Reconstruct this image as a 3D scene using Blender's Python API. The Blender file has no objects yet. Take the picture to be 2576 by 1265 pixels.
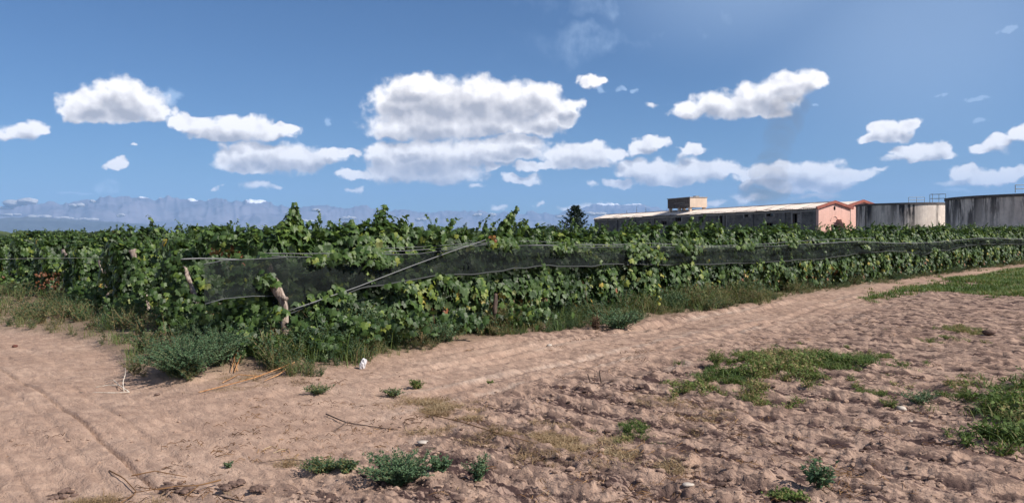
import bpy, math, random
import numpy as np
from mathutils import Matrix, Vector

R = math.radians
SC = bpy.context.scene
COL = SC.collection

# ------------------------------------------------------------------ camera
CAM_H = 2.0
FPX, CX, CY = 2021.0, 1287.5, 632.5          # focal length and centre of the picture in its own units
cam_d = bpy.data.cameras.new('camera')
cam = bpy.data.objects.new('camera', cam_d)
COL.objects.link(cam)
cam_d.sensor_width = 36.0
cam_d.lens = 36.0 * FPX / 2575.0
cam_d.clip_start = 0.1
cam_d.clip_end = 120000.0
CAM_M = (Matrix.Translation((0, 0, CAM_H)) @ Matrix.Rotation(R(90 - 1.15), 4, 'X') @ Matrix.Rotation(R(-0.45), 4, 'Z'))
cam.matrix_world = CAM_M
SC.camera = cam

# ------------------------------------------------------------------ sun direction, exposure
SUN_AZ = math.atan2(0.90, -0.44)             # azimuth of the sun, clockwise from +Y
SUN_EL = R(41)
sun_dir = Vector((math.sin(SUN_AZ) * math.cos(SUN_EL), math.cos(SUN_AZ) * math.cos(SUN_EL), math.sin(SUN_EL)))
sl = bpy.data.lights.new('sun', 'SUN')
sl.energy = 5.0
sl.angle = R(0.55)
sl.color = (1.0, 0.93, 0.84)
sun = bpy.data.objects.new('sun', sl)
COL.objects.link(sun)
sun.rotation_euler = sun_dir.to_track_quat('Z', 'Y').to_euler()
SC.view_settings.view_transform = 'Standard'
SC.view_settings.look = 'None'
SC.view_settings.gamma = 1.0
SC.view_settings.exposure = 0.50
SC.view_settings.use_curve_mapping = False
SC.cycles.max_bounces = 6
SC.cycles.diffuse_bounces = 3
SC.cycles.glossy_bounces = 2
SC.cycles.transmission_bounces = 4
SC.cycles.transparent_max_bounces = 24
SC.cycles.volume_bounces = 1
SC.cycles.use_denoising = True
HAZE_DENSITY = 2.7e-5


def ray(px, py):
    v = Vector((px - CX, -(py - CY), -FPX))
    v = CAM_M.to_3x3() @ v
    return v.normalized()


def G(px, py, z=0.0):
    """point of the level z seen at (px, py)"""
    d = ray(px, py)
    k = (z - CAM_H) / d.z
    return Vector((d.x * k, d.y * k, z))


def P(px, py, Y):
    """point seen at (px, py) in the depth Y"""
    d = ray(px, py)
    k = Y / d.y
    return Vector((d.x * k, Y, CAM_H + d.z * k))


def azel(px, py):
    d = ray(px, py)
    return math.degrees(math.atan2(d.x, d.y)), math.degrees(math.asin(d.z))


# ------------------------------------------------------------------ world: sky and clouds
world = bpy.data.worlds.new('World')
SC.world = world
world.use_nodes = True
wt = world.node_tree
wt.nodes.clear()


class NT:
    def __init__(s, tree):
        s.t = tree

    def n(s, kind, **kw):
        nd = s.t.nodes.new(kind)
        for k, v in kw.items():
            if k == 'ins':
                for key, val in v.items():
                    if isinstance(val, bpy.types.NodeSocket):
                        s.t.links.new(val, nd.inputs[key])
                    else:
                        nd.inputs[key].default_value = val
            else:
                setattr(nd, k, v)
        return nd

    def m(s, op, a, b=None, c=None, clamp=False):
        nd = s.t.nodes.new('ShaderNodeMath')
        nd.operation = op
        nd.use_clamp = clamp
        for i, v in enumerate((a, b, c)):
            if v is None:
                continue
            if isinstance(v, bpy.types.NodeSocket):
                s.t.links.new(v, nd.inputs[i])
            else:
                nd.inputs[i].default_value = v
        return nd.outputs[0]

    def vm(s, op, a, b=None, c=None):
        nd = s.t.nodes.new('ShaderNodeVectorMath')
        nd.operation = op
        for i, v in enumerate((a, b, c)):
            if v is None:
                continue
            if isinstance(v, bpy.types.NodeSocket):
                s.t.links.new(v, nd.inputs[i])
            else:
                nd.inputs[i].default_value = v
        return nd.outputs['Value'] if op in ('LENGTH', 'DOT_PRODUCT') else nd.outputs[0]

    def ramp(s, fac, stops, interp='LINEAR'):
        nd = s.t.nodes.new('ShaderNodeValToRGB')
        cr = nd.color_ramp
        cr.interpolation = interp
        while len(cr.elements) < len(stops):
            cr.elements.new(0.5)
        for e, (p, c) in zip(cr.elements, stops):
            e.position = p
            e.color = (c[0], c[1], c[2], 1.0) if len(c) == 3 else c
        s.t.links.new(fac, nd.inputs[0])
        return nd.outputs[0]

    def noise(s, vec, scale, detail=3, rough=0.55, dist=0.0, out='Fac', dims='3D'):
        nd = s.t.nodes.new('ShaderNodeTexNoise')
        nd.noise_dimensions = dims
        if vec is not None:
            s.t.links.new(vec, nd.inputs['Vector'])
        nd.inputs['Scale'].default_value = scale
        nd.inputs['Detail'].default_value = detail
        nd.inputs['Roughness'].default_value = rough
        nd.inputs['Distortion'].default_value = dist
        return nd.outputs[out]

    def mix(s, fac, a, b, blend='MIX'):
        nd = s.t.nodes.new('ShaderNodeMix')
        nd.data_type = 'RGBA'
        nd.blend_type = blend
        for i, v in ((0, fac), (6, a), (7, b)):
            if isinstance(v, bpy.types.NodeSocket):
                s.t.links.new(v, nd.inputs[i])
            else:
                nd.inputs[i].default_value = (tuple(v) + (1.0,)) if (i > 0 and len(v) == 3) else v
        return nd.outputs[2]

    def smooth(s, v, a, b, c=0.0, d=1.0):
        nd = s.t.nodes.new('ShaderNodeMapRange')
        nd.interpolation_type = 'SMOOTHSTEP'
        s.t.links.new(v, nd.inputs[0])
        for i, x in enumerate((a, b, c, d)):
            nd.inputs[1 + i].default_value = x
        return nd.outputs[0]

    def link(s, a, b):
        s.t.links.new(a, b)


# cumulus lumps: centre x, centre y, half width, half height in the picture's units (turned into azimuth and elevation)
CLOUDS = [
 (300,237,62,38),(238,262,62,36),(325,262,86,36),(188,283,36,26),(395,285,48,20),(265,292,84,20),
 (475,310,46,16),(525,325,58,24),(600,323,86,26),(675,334,60,17),(722,322,28,13),(560,346,80,11),
 (85,318,36,19),(40,328,56,19),(-10,340,50,12),
 (292,413,36,12),(308,408,22,13),
 (595,397,48,30),(655,384,58,25),(720,398,90,33),(640,421,92,16),(800,396,62,17),(850,385,46,12),(600,428,50,9),
 (1045,224,76,32),(1005,258,72,36),(1110,258,108,50),(1205,250,90,50),(1290,262,90,48),(1355,252,62,34),
 (1432,270,33,20),(1388,296,62,22),(1080,312,128,38),(1000,326,56,20),(1230,308,100,30),(1335,322,72,20),
 (960,384,48,26),(1040,372,58,20),(1060,400,122,38),(1180,386,110,34),(1290,360,82,18),(1100,430,108,26),
 (1005,430,80,26),(890,440,46,12),(1150,434,42,14),(1240,415,22,11),(1245,384,130,16),
 (895,481,20,7),(645,467,30,10),(690,471,26,6),(545,472,14,5),(340,362,11,4),
 (1435,388,50,28),(1488,386,56,25),(1460,410,70,15),(1642,359,34,14),(1608,376,32,16),(1545,390,40,13),
 (1325,416,34,12),(1382,410,28,11),(1305,452,46,12),(1345,442,22,10),(1193,464,22,8),
 (1485,203,28,16),(1640,263,22,7),
 (1735,277,44,22),(1798,256,52,30),(1862,266,80,30),(1930,242,80,34),(1992,216,66,30),(2044,207,34,22),
 (1900,278,84,18),(1735,380,24,15),(1718,392,14,10),
 (1590,424,48,20),(1650,430,60,24),(1722,430,60,27),(1790,430,58,25),(1842,425,30,14),(1560,458,36,12),(1490,468,18,8),
 (1700,454,62,13),
 (1898,441,44,24),(1962,436,60,27),(2040,430,62,25),(2102,446,58,21),(2082,465,70,16),(2000,461,92,19),(2152,442,40,13),
 (2200,430,34,6),
 (1890,497,46,10),(1790,508,42,8),(1490,522,48,10),(1350,515,10,7),(1250,525,20,9),(1428,522,26,6),(2060,492,60,9),
 (2230,325,40,19),(2282,320,30,16),(2200,350,40,12),(2252,345,40,13),
 (2290,380,44,17),(2350,375,32,17),(2258,400,46,8),(2330,395,52,11),
 (2468,375,38,13),(2520,355,40,17),(2572,336,36,20),(2500,376,52,10),
 (2430,435,40,19),(2480,446,52,18),(2542,436,40,15),(2590,426,40,14),(2410,459,50,10),
]
WISPS = [(430,245,34,24),(820,305,14,10),(1575,222,16,9),(1605,230,12,9),(2545,80,34,12),(2375,236,22,11),(2455,308,22,11),
 (2050,270,16,5),(2470,250,60,8),(270,470,34,20),(2400,480,60,10),(1510,225,22,14),(180,492,60,6)]
VEIL = [(2350,60,620,420),(1900,-60,500,240)]
SMOKE = [(1560,-20,330,70),(1700,70,200,70),(1480,110,220,60),(1850,20,160,90)]


def field_group(name, blobs):
    g = bpy.data.node_groups.new(name, 'ShaderNodeTree')
    g.interface.new_socket('Vector', in_out='INPUT', socket_type='NodeSocketVector')
    g.interface.new_socket('Value', in_out='OUTPUT', socket_type='NodeSocketFloat')
    t = NT(g)
    gi = g.nodes.new('NodeGroupInput')
    go = g.nodes.new('NodeGroupOutput')
    acc = None
    for (x, y, w, h) in blobs:
        a, e = azel(x, y)
        a2, _ = azel(x + w, y)
        _, e2 = azel(x, y - h)
        sw, sh = 1 / max(a2 - a, .05), 1 / max(e2 - e, .05)
        v = t.vm('MULTIPLY_ADD', gi.outputs[0], (sw, sh, 0), (-a * sw, -e * sh, 0))
        ln = t.vm('LENGTH', v)
        if acc is None:
            acc = ln
        else:
            nd = g.nodes.new('ShaderNodeMath')
            nd.operation = 'SMOOTH_MIN'
            g.links.new(acc, nd.inputs[0]); g.links.new(ln, nd.inputs[1])
            nd.inputs[2].default_value = 0.25
            acc = nd.outputs[0]
    g.links.new(t.m('SUBTRACT', 1.0, acc), go.inputs[0])
    return g


W = NT(wt)
tc = W.n('ShaderNodeTexCoord')
nrm = W.vm('NORMALIZE', tc.outputs['Generated'])
sep = W.n('ShaderNodeSeparateXYZ', ins={0: nrm})
az = W.m('MULTIPLY', W.m('ARCTAN2', sep.outputs[0], sep.outputs[1]), 57.29578)
el = W.m('MULTIPLY', W.m('ARCSINE', sep.outputs[2]), 57.29578)
pv = W.n('ShaderNodeCombineXYZ', ins={0: az, 1: el, 2: 0.0}).outputs[0]
w1 = W.vm('SUBTRACT', W.noise(pv, 0.55, 3, 0.5, out='Color'), (.5, .5, .5))
w2 = W.vm('SUBTRACT', W.noise(pv, 1.1, 6, 0.52, out='Color'), (.5, .5, .5))
pw = W.vm('MULTIPLY_ADD', w1, (1.9, 1.0, 0), pv)
pw = W.vm('MULTIPLY_ADD', w2, (1.15, 0.70, 0), pw)
grp = field_group('cumulus_field', [c for c in CLOUDS if c[3] > 10])
grs = field_group('small_cumulus_field', [c for c in CLOUDS if c[3] <= 10])


def call(g, vec):
    nd = wt.nodes.new('ShaderNodeGroup')
    nd.node_tree = g
    wt.links.new(vec, nd.inputs[0])
    return nd.outputs[0]


f0 = call(grp, pw)
f1 = call(grp, W.vm('ADD', pw, (0.25, 0.75, 0)))
nd0 = W.noise(pv, 0.9, 5, 0.5)
ns0 = W.noise(pv, 0.75, 3, 0.45)
ns1 = W.noise(W.vm('ADD', pv, (0.25, 0.4, 0)), 0.75, 3, 0.45)
dens = W.m('MULTIPLY_ADD', W.m('SUBTRACT', nd0, 0.5), 1.1, f0)
# the same kind of cumulus carries on round the sky outside the picture
gn = W.noise(W.vm('MULTIPLY', pv, (0.09, 0.2, 1)), 1.0, 7, 0.55)
outm = W.m('MAXIMUM', W.smooth(W.m('ABSOLUTE', az), 35, 42), W.smooth(el, 19, 25))
outd = W.m('MULTIPLY', W.m('SUBTRACT', W.m('MULTIPLY', W.m('SUBTRACT', gn, 0.56), 5.0), W.smooth(el, 20, 60, 0.0, 0.5)), 1.0)
outd = W.m('SUBTRACT', outd, W.m('MULTIPLY', W.m('SUBTRACT', 1.0, outm), 9.0))
dens = W.m('MAXIMUM', dens, outd)
small = W.m('MULTIPLY', W.smooth(W.m('MULTIPLY_ADD', W.m('SUBTRACT', nd0, 0.5), 1.1, call(grs, pw)), -0.35, 0.75), 0.88)
alpha = W.m('MAXIMUM', W.smooth(dens, -0.36, 0.16), small)
# sun shading painted into the cumulus colour: thick bases greyer than the tops
thick = W.smooth(f1, -0.25, 0.9)
relief = W.m('MULTIPLY', W.m('SUBTRACT', ns0, ns1), 1.3)
shade = W.m('ADD', W.m('MULTIPLY_ADD', thick, 0.95, -0.02), relief, clamp=True)
ccol = W.ramp(shade, [(0, (1.02, 0.965, 0.92)), (0.42, (0.70, 0.655, 0.63)), (1.0, (0.37, 0.35, 0.355))])
# wisps and smoke veils
gw = field_group('wisp_field', WISPS)
wf = call(gw, pw)
wal = W.m('MULTIPLY', W.smooth(W.m('MULTIPLY_ADD', W.m('SUBTRACT', nd0, 0.5), 1.2, wf), 0.0, 0.7), 0.45)
gs = field_group('veil_field', SMOKE)
vs = call(gs, W.vm('MULTIPLY_ADD', w1, (7.0, 5.0, 0), pv))
vn = W.noise(W.vm('MULTIPLY', pv, (0.22, 0.16, 1)), 1.0, 6, 0.6)
gv = field_group('broad_veil_field', VEIL)
bv = W.m('MULTIPLY', W.smooth(call(gv, pv), -.25, .9), 0.26)
val = W.m('MULTIPLY', W.smooth(vs, -0.1, 0.9), W.smooth(vn, 0.38, 0.68, 0.0, 0.34))

sky = wt.nodes.new('ShaderNodeTexSky')
sky.sky_type = 'NISHITA'
sky.sun_disc = False
sky.sun_elevation = SUN_EL
sky.sun_rotation = SUN_AZ
sky.altitude = 600
sky.air_density = 1.0
sky.dust_density = 0.0
sky.ozone_density = 4.0
bg = W.n('ShaderNodeBackground', ins={'Color': W.vm('MULTIPLY', sky.outputs[0], (.62, .87, 1.14)), 'Strength': 0.050})
bc = W.n('ShaderNodeBackground', ins={'Color': ccol, 'Strength': 1.0})
bw = W.n('ShaderNodeBackground', ins={'Color': (0.52, 0.66, 0.86, 1), 'Strength': 1.0})
m1 = W.n('ShaderNodeMixShader', ins={0: W.m('MAXIMUM', wal, W.m('MAXIMUM', val, bv)), 1: bg.outputs[0], 2: bw.outputs[0]})
m2 = W.n('ShaderNodeMixShader', ins={0: alpha, 1: m1.outputs[0], 2: bc.outputs[0]})
wo = W.n('ShaderNodeOutputWorld', ins={'Surface': m2.outputs[0]})
world.cycles.sampling_method = 'MANUAL'
world.cycles.sample_map_resolution = 512


# ------------------------------------------------------------------ helpers
rng = np.random.default_rng(7)
TBL = rng.random((256, 256))


def vnoise(x, y, seed=0):
    x = np.asarray(x, float) + seed * 17.31
    y = np.asarray(y, float) + seed * 9.73
    ix = np.floor(x).astype(np.int64)
    iy = np.floor(y).astype(np.int64)
    fx, fy = x - ix, y - iy
    fx = fx * fx * fx * (fx * (fx * 6 - 15) + 10)
    fy = fy * fy * fy * (fy * (fy * 6 - 15) + 10)
    a = TBL[ix & 255, iy & 255]
    b = TBL[(ix + 1) & 255, iy & 255]
    c = TBL[ix & 255, (iy + 1) & 255]
    d = TBL[(ix + 1) & 255, (iy + 1) & 255]
    return (a * (1 - fx) + b * fx) * (1 - fy) + (c * (1 - fx) + d * fx) * fy


def fbm(x, y, seed=0, octv=4, gain=0.5):
    s, a, t = 0.0, 1.0, 0.0
    x = np.asarray(x, float); y = np.asarray(y, float)
    for i in range(octv):
        s = s + a * vnoise(x, y, seed + i * 3)
        t += a
        a *= gain
        x, y = x * 2.03 + 5.1, y * 2.03 + 1.7
    return s / t


def sstep(x, a, b):
    t = np.clip((np.asarray(x, float) - a) / (b - a), 0, 1)
    return t * t * (3 - 2 * t)


def link(name, data, parent=None):
    o = bpy.data.objects.new(name, data)
    COL.objects.link(o)
    if parent is not None:
        o.parent = parent
    return o


def tag(o, label=None, cat=None, group=None, kind=None):
    if label: o['label'] = label
    if cat: o['category'] = cat
    if group: o['group'] = group
    if kind: o['kind'] = kind
    return o


def empty(name, loc, rz=0.0, label=None, cat=None, group=None):
    o = bpy.data.objects.new(name, None)
    o.empty_display_size = 0.2
    COL.objects.link(o)
    o.location = loc
    o.rotation_euler = (0, 0, rz)
    return tag(o, label, cat, group)


def np_mesh(name, V, F, mat=None, attrs=None, smooth=False):
    """mesh from arrays; F is (n,3) or (n,4)"""
    V = np.asarray(V, np.float32); F = np.asarray(F, np.int32)
    me = bpy.data.meshes.new(name)
    k = F.shape[1]
    me.vertices.add(len(V))
    me.vertices.foreach_set('co', V.ravel())
    me.loops.add(len(F) * k)
    me.loops.foreach_set('vertex_index', F.ravel())
    me.polygons.add(len(F))
    me.polygons.foreach_set('loop_start', np.arange(len(F), dtype=np.int32) * k)
    me.polygons.foreach_set('use_smooth', np.full(len(F), bool(smooth)))
    if attrs:
        for an, av in attrs.items():
            at = me.attributes.new(an, 'FLOAT', 'POINT')
            at.data.foreach_set('value', np.asarray(av, np.float32))
    me.update(calc_edges=True)
    if mat is not None:
        for mm in (mat if isinstance(mat, (list, tuple)) else [mat]):
            me.materials.append(mm)
    return me


class Acc:
    """collects triangles with one float attribute"""
    def __init__(s):
        s.V, s.F, s.A, s.n = [], [], [], 0

    def add(s, V, F, a=0.5):
        V = np.asarray(V, float); F = np.asarray(F, int)
        s.V.append(V); s.F.append(F + s.n)
        s.A.append(np.full(len(V), a) if np.isscalar(a) else np.asarray(a, float))
        s.n += len(V)

    def arrays(s):
        return np.concatenate(s.V), np.concatenate(s.F), np.concatenate(s.A)

    def mesh(s, name, mat, smooth=False):
        V, F, A = s.arrays()
        return np_mesh(name, V, F, mat, {'tint': A}, smooth)


def tube(pts, rad, sides=5, closed=True):
    pts = np.asarray(pts, float)
    n = len(pts)
    rad = np.full(n, rad) if np.isscalar(rad) else np.asarray(rad, float)
    T = np.gradient(pts, axis=0)
    T /= np.linalg.norm(T, axis=1)[:, None] + 1e-9
    ref = np.array([0, 0, 1.0]) if abs(T[0][2]) < 0.9 else np.array([1.0, 0, 0])
    A = np.cross(T, ref); A /= np.linalg.norm(A, axis=1)[:, None] + 1e-9
    B = np.cross(T, A)
    ang = np.arange(sides) / sides * 2 * math.pi
    V = pts[:, None, :] + rad[:, None, None] * (np.cos(ang)[None, :, None] * A[:, None, :] + np.sin(ang)[None, :, None] * B[:, None, :])
    V = V.reshape(-1, 3)
    F = []
    for i in range(n - 1):
        for j in range(sides):
            a, b = i * sides + j, i * sides + (j + 1) % sides
            c, d = a + sides, b + sides
            F += [(a, b, d), (a, d, c)]
    if closed:
        V = np.vstack([V, pts[0], pts[-1]])
        c0, c1 = n * sides, n * sides + 1
        for j in range(sides):
            F.append((c0, (j + 1) % sides, j))
            F.append((c1, (n - 1) * sides + j, (n - 1) * sides + (j + 1) % sides))
    return V, np.array(F)


def box_tri(x0, x1, y0, y1, z0, z1):
    V = np.array([(x, y, z) for z in (z0, z1) for y in (y0, y1) for x in (x0, x1)], float)
    Q = [(0, 2, 3, 1), (4, 5, 7, 6), (0, 1, 5, 4), (2, 6, 7, 3), (0, 4, 6, 2), (1, 3, 7, 5)]
    F = []
    for a, b, c, d in Q:
        F += [(a, b, c), (a, c, d)]
    return V, np.array(F)


def box_mesh(name, boxes, mat):
    a = Acc()
    for b in boxes:
        a.add(*box_tri(*b))
    return a.mesh(name, mat)


def place_leaves(acc, pos, nrm, tip, size, tint, tmpl):
    """copies of a leaf template: local x across, y along the leaf, z its normal"""
    TV, TF = tmpl
    N = len(pos)
    nrm = nrm / (np.linalg.norm(nrm, axis=1)[:, None] + 1e-9)
    tip = tip - nrm * (tip * nrm).sum(1)[:, None]
    tip = tip / (np.linalg.norm(tip, axis=1)[:, None] + 1e-9)
    bx = np.cross(tip, nrm)
    m = len(TV)
    s = size[:, None, None]
    V = pos[:, None, :] + s * (TV[None, :, 0:1] * bx[:, None, :] + TV[None, :, 1:2] * tip[:, None, :] + TV[None, :, 2:3] * nrm[:, None, :])
    F = (TF[None, :, :] + (np.arange(N) * m)[:, None, None]).reshape(-1, 3)
    acc.add(V.reshape(-1, 3), F, np.repeat(tint, m))


# templates
_o = [(0, 0), (-.3, -.1), (-.55, .12), (-.40, .34), (-.52, .64), (-.20, .66), (0, 1.0), (.20, .66), (.52, .64), (.40, .34), (.55, .12), (.3, -.1)]
GV = np.array([(x, y, -.32 * abs(x) ** 1.4 - .22 * max(y - .4, 0) ** 1.5) for x, y in _o] + [(0, .36, .02)])
GF = np.array([(12, i, (i + 1) % 12) for i in range(12)])[:, ::-1]
GRAPE = (GV, GF)
GV2 = np.array([(0, -.05, 0), (-.5, .2, -.14), (-.36, .7, -.14), (0, 1, -.12), (.36, .7, -.14), (.5, .2, -.14), (0, .4, .02)])
GRAPE_LOW = (GV2, np.array([(6, (i + 1) % 6, i) for i in range(6)]))
SLIM = (np.array([(0, 0, 0), (-.22, .4, .06), (0, 1, -.1), (.22, .4, .06)]), np.array([(0, 3, 1), (1, 3, 2)]))
DIAM = (np.array([(0, 0, 0), (-.42, .5, .05), (0, 1, -.05), (.42, .5, .05)]), np.array([(0, 3, 1), (1, 3, 2)]))


# ------------------------------------------------------------------ materials
def mat(name):
    m = bpy.data.materials.new(name)
    m.use_nodes = True
    m.node_tree.nodes.clear()
    return m, NT(m.node_tree)


def finish(t, shader, vol=None):
    o = t.n('ShaderNodeOutputMaterial')
    if shader is not None:
        t.link(shader, o.inputs['Surface'])
    if vol is not None:
        t.link(vol, o.inputs['Volume'])


def principled(t, color, rough=0.8, spec=0.3, normal=None):
    nd = t.n('ShaderNodeBsdfPrincipled')
    for key, v in (('Base Color', color), ('Roughness', rough), ('Specular IOR Level', spec)):
        if isinstance(v, bpy.types.NodeSocket):
            t.link(v, nd.inputs[key])
        else:
            nd.inputs[key].default_value = (tuple(v) + (1.0,)) if key == 'Base Color' else v
    if normal is not None:
        t.link(normal, nd.inputs['Normal'])
    return nd


def bump(t, h, strength=0.5, dist=0.05):
    return t.n('ShaderNodeBump', ins={'Height': h, 'Strength': strength, 'Distance': dist}).outputs[0]


def leaf_mat(name, stops, under, rough=0.42, spec=0.5, trans=0.26):
    m, t = mat(name)
    at = t.n('ShaderNodeAttribute', attribute_name='tint')
    c = t.ramp(at.outputs['Fac'], stops)
    geo = t.n('ShaderNodeNewGeometry')
    nz = t.noise(t.n('ShaderNodeTexCoord').outputs['Object'], 9.0, 2)
    c = t.mix(0.35, c, t.ramp(nz, [(0.3, (.25, .25, .25)), (0.7, (.8, .8, .8))]), 'OVERLAY')
    cu = t.mix(0.6, c, under)
    cc = t.mix(geo.outputs['Backfacing'], c, cu)
    pr = principled(t, cc, rough, spec)
    tr = t.n('ShaderNodeBsdfTranslucent')
    t.link(t.mix(0.5, c, (0.10, 0.17, 0.01)), tr.inputs[0])
    mx = t.n('ShaderNodeMixShader', ins={0: trans, 1: pr.outputs[0], 2: tr.outputs[0]})
    finish(t, mx.outputs[0])
    return m


GREENS = [(0.0, (.019, .042, .011)), (0.3, (.036, .076, .017)), (0.6, (.070, .122, .026)), (0.80, (.135, .195, .035)), (0.88, (.22, .24, .035)),
          (0.93, (.38, .27, .05)), (0.97, (.27, .095, .045)), (1.0, (.16, .075, .04))]
M_vine = leaf_mat('vine_leaf', GREENS, (.11, .16, .09), .5, .4)
M_weed = leaf_mat('weed_leaf', [(0, (.03, .06, .03)), (.4, (.055, .10, .05)), (.7, (.09, .13, .045)), (.85, (.16, .17, .06)), (1, (.26, .19, .10))],
                  (.10, .14, .09), 0.6, 0.25, 0.25)
M_bush = leaf_mat('pigweed_leaf', [(0, (.032, .070, .034)), (.5, (.062, .118, .056)), (.85, (.11, .175, .085)), (1, (.22, .21, .11))],
                  (.11, .16, .12), 0.6, 0.25, 0.22)
M_grass = leaf_mat('grass_blade', [(0, (.045, .075, .02)), (.4, (.09, .145, .035)), (.7, (.16, .21, .06)), (.92, (.26, .22, .09)), (1, (.36, .26, .14))],
                   (.12, .18, .07), 0.6, 0.2, 0.3)
M_straw = leaf_mat('dry_straw', [(0, (.06, .032, .018)), (.4, (.17, .09, .045)), (.8, (.36, .22, .11)), (1, (.56, .44, .29))],
                   (.3, .22, .13), 0.8, 0.1, 0.15)


M_deadweed = leaf_mat('dead_weed', [(0, (.05, .03, .025)), (.5, (.12, .07, .05)), (1, (.22, .14, .09))], (.12, .08, .06), .8, .1, .15)


def wood_mat(name, a, b, scale=18.0, stretch=(1, 1, .12)):
    m, t = mat(name)
    co = t.vm('MULTIPLY', t.n('ShaderNodeTexCoord').outputs['Object'], stretch)
    n1 = t.noise(co, scale, 5, 0.65)
    n2 = t.noise(t.n('ShaderNodeTexCoord').outputs['Object'], 2.4, 3)
    c = t.mix(t.smooth(n1, .35, .68), a, b)
    c = t.mix(t.smooth(n2, .42, .65, 0, .55), c, (a[0] * .5, a[1] * .5, a[2] * .5))
    finish(t, principled(t, c, .9, .15, bump(t, n1, .7, .02)).outputs[0])
    return m


M_post = wood_mat('weathered_wood', (.12, .085, .07), (.46, .38, .32))
M_bark = wood_mat('vine_bark', (.045, .030, .024), (.16, .11, .085), 30)
M_cane = wood_mat('orange_cane', (.33, .15, .06), (.62, .36, .18), 14)
M_twig = wood_mat('dry_twig', (.07, .05, .045), (.22, .16, .125), 20)
M_pale = wood_mat('pale_twig', (.45, .38, .31), (.72, .66, .58), 20)


def simple(name, col, rough=.6, spec=.3, nscale=0, dark=.6):
    m, t = mat(name)
    if nscale:
        n = t.noise(t.n('ShaderNodeTexCoord').outputs['Object'], nscale, 5, .6)
        c = t.mix(t.smooth(n, .35, .65), (col[0] * dark, col[1] * dark, col[2] * dark), col)
        finish(t, principled(t, c, rough, spec, bump(t, n, .4, .02)).outputs[0])
    else:
        finish(t, principled(t, col, rough, spec).outputs[0])
    return m


M_wire = simple('galvanised_wire', (.15, .155, .16), .5, .4)
M_wire.node_tree.nodes['Principled BSDF'].inputs['Metallic'].default_value = 0.3
M_rope = simple('net_hem', (.13, .14, .145), .8, .2, 20, .7)
M_stone = simple('pale_stone', (.52, .46, .40), .85, .2, 6, .7)
M_clod = simple('soil_clod', (.17, .115, .095), .95, .05, 14, .55)
M_clod2 = simple('pale_soil_clod', (.36, .25, .19), .95, .05, 14, .75)
M_bag = simple('white_plastic', (.66, .64, .65), .45, .4, 9, .82)


def net_mat():
    m, t = mat('shade_net')
    co = t.n('ShaderNodeTexCoord').outputs['Object']
    n = t.noise(t.vm('MULTIPLY', co, (1.2, 1.2, 9)), 1.0, 4, .6)
    d = t.n('ShaderNodeBsdfDiffuse', ins={'Color': (.018, .022, .022, 1)})
    tr = t.n('ShaderNodeBsdfTransparent')
    f = t.smooth(n, .3, .7, .46, .74)
    mx = t.n('ShaderNodeMixShader', ins={0: f, 1: tr.outputs[0], 2: d.outputs[0]})
    finish(t, mx.outputs[0])
    return m


M_net = net_mat()


def ground_mat():
    m, t = mat('sandy_soil')
    tcn = t.n('ShaderNodeTexCoord').outputs['Object']
    till = t.n('ShaderNodeAttribute', attribute_name='till').outputs['Fac']
    green = t.n('ShaderNodeAttribute', attribute_name='green').outputs['Fac']
    n1 = t.noise(tcn, 0.55, 4, .6)
    n2 = t.noise(tcn, 5.0, 5, .65)
    n3 = t.noise(tcn, 38.0, 4, .6)
    n4 = t.noise(t.n('ShaderNodeCombineXYZ', ins={0: t.vm('DOT_PRODUCT', tcn, (.754, .657, 0)), 1: t.m('MULTIPLY', t.vm('DOT_PRODUCT', tcn, (-.657, .754, 0)), .34), 2: 0.0}).outputs[0], 9.0, 5, .68, 0.4)
    sand = t.ramp(n1, [(.25, (.36, .240, .178)), (.5, (.43, .298, .225)), (.78, (.50, .362, .280))])
    dust = t.n('ShaderNodeAttribute', attribute_name='dust').outputs['Fac']
    sand = t.mix(t.m('MULTIPLY', dust, t.smooth(n2, .3, .6)), sand, (.56, .45, .37))
    sand = t.mix(t.smooth(n2, .35, .75, 0, .5), sand, (.235, .155, .118))
    sand = t.mix(t.smooth(n3, .55, .72, 0, .45), sand, (.43, .335, .27))
    brown = t.mix(t.smooth(n2, .3, .7), (.165, .108, .092), (.34, .238, .192))
    k = t.m('MULTIPLY', till, t.smooth(t.m('MULTIPLY_ADD', n4, .5, t.m('MULTIPLY', n2, .5)), .38, .54, .25, 1.0))
    c = t.mix(k, sand, brown)
    dk = t.m('MULTIPLY', t.smooth(n4, .465, .525, 0, .95), t.m('MULTIPLY_ADD', till, 1.0, .20, clamp=True))
    c = t.mix(dk, c, (.052, .032, .031))
    c = t.mix(green, c, t.mix(t.smooth(n2, .4, .6), (.075, .06, .04), (.07, .08, .035)))
    h = t.m('ADD', t.m('MULTIPLY', n3, .25), t.m('MULTIPLY', n4, .75))
    finish(t, principled(t, c, .97, .08, bump(t, h, 1.0, .06)).outputs[0])
    return m


M_ground = ground_mat()

# ------------------------------------------------------------------ layout of the vineyard
C0 = np.array([-3.9, 13.6])
U = np.array([.70, .714]); U = U / np.linalg.norm(U)
NRM = np.array([U[1], -U[0]])            # towards the track
STEP = np.array([-2.7, 3.1])             # from one row end to the next
ROW_RZ = math.atan2(U[1], U[0])


def row_pt(k, s, t=0.0, z=0.0):
    p = C0 + STEP * k + U * s + NRM * t
    return Vector((p[0], p[1], z))


def st_of(x, y):
    dx, dy = x - C0[0], y - C0[1]
    return dx * U[0] + dy * U[1], dx * NRM[0] + dy * NRM[1]


def s_at(px, k=0, t=0.0):
    """place along row k that lies in the direction of picture column px"""
    d = ray(px, 600)
    q = d.x / d.y
    b = C0 + STEP * k + NRM * t
    return (q * b[1] - b[0]) / (U[0] - q * U[1])


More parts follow.
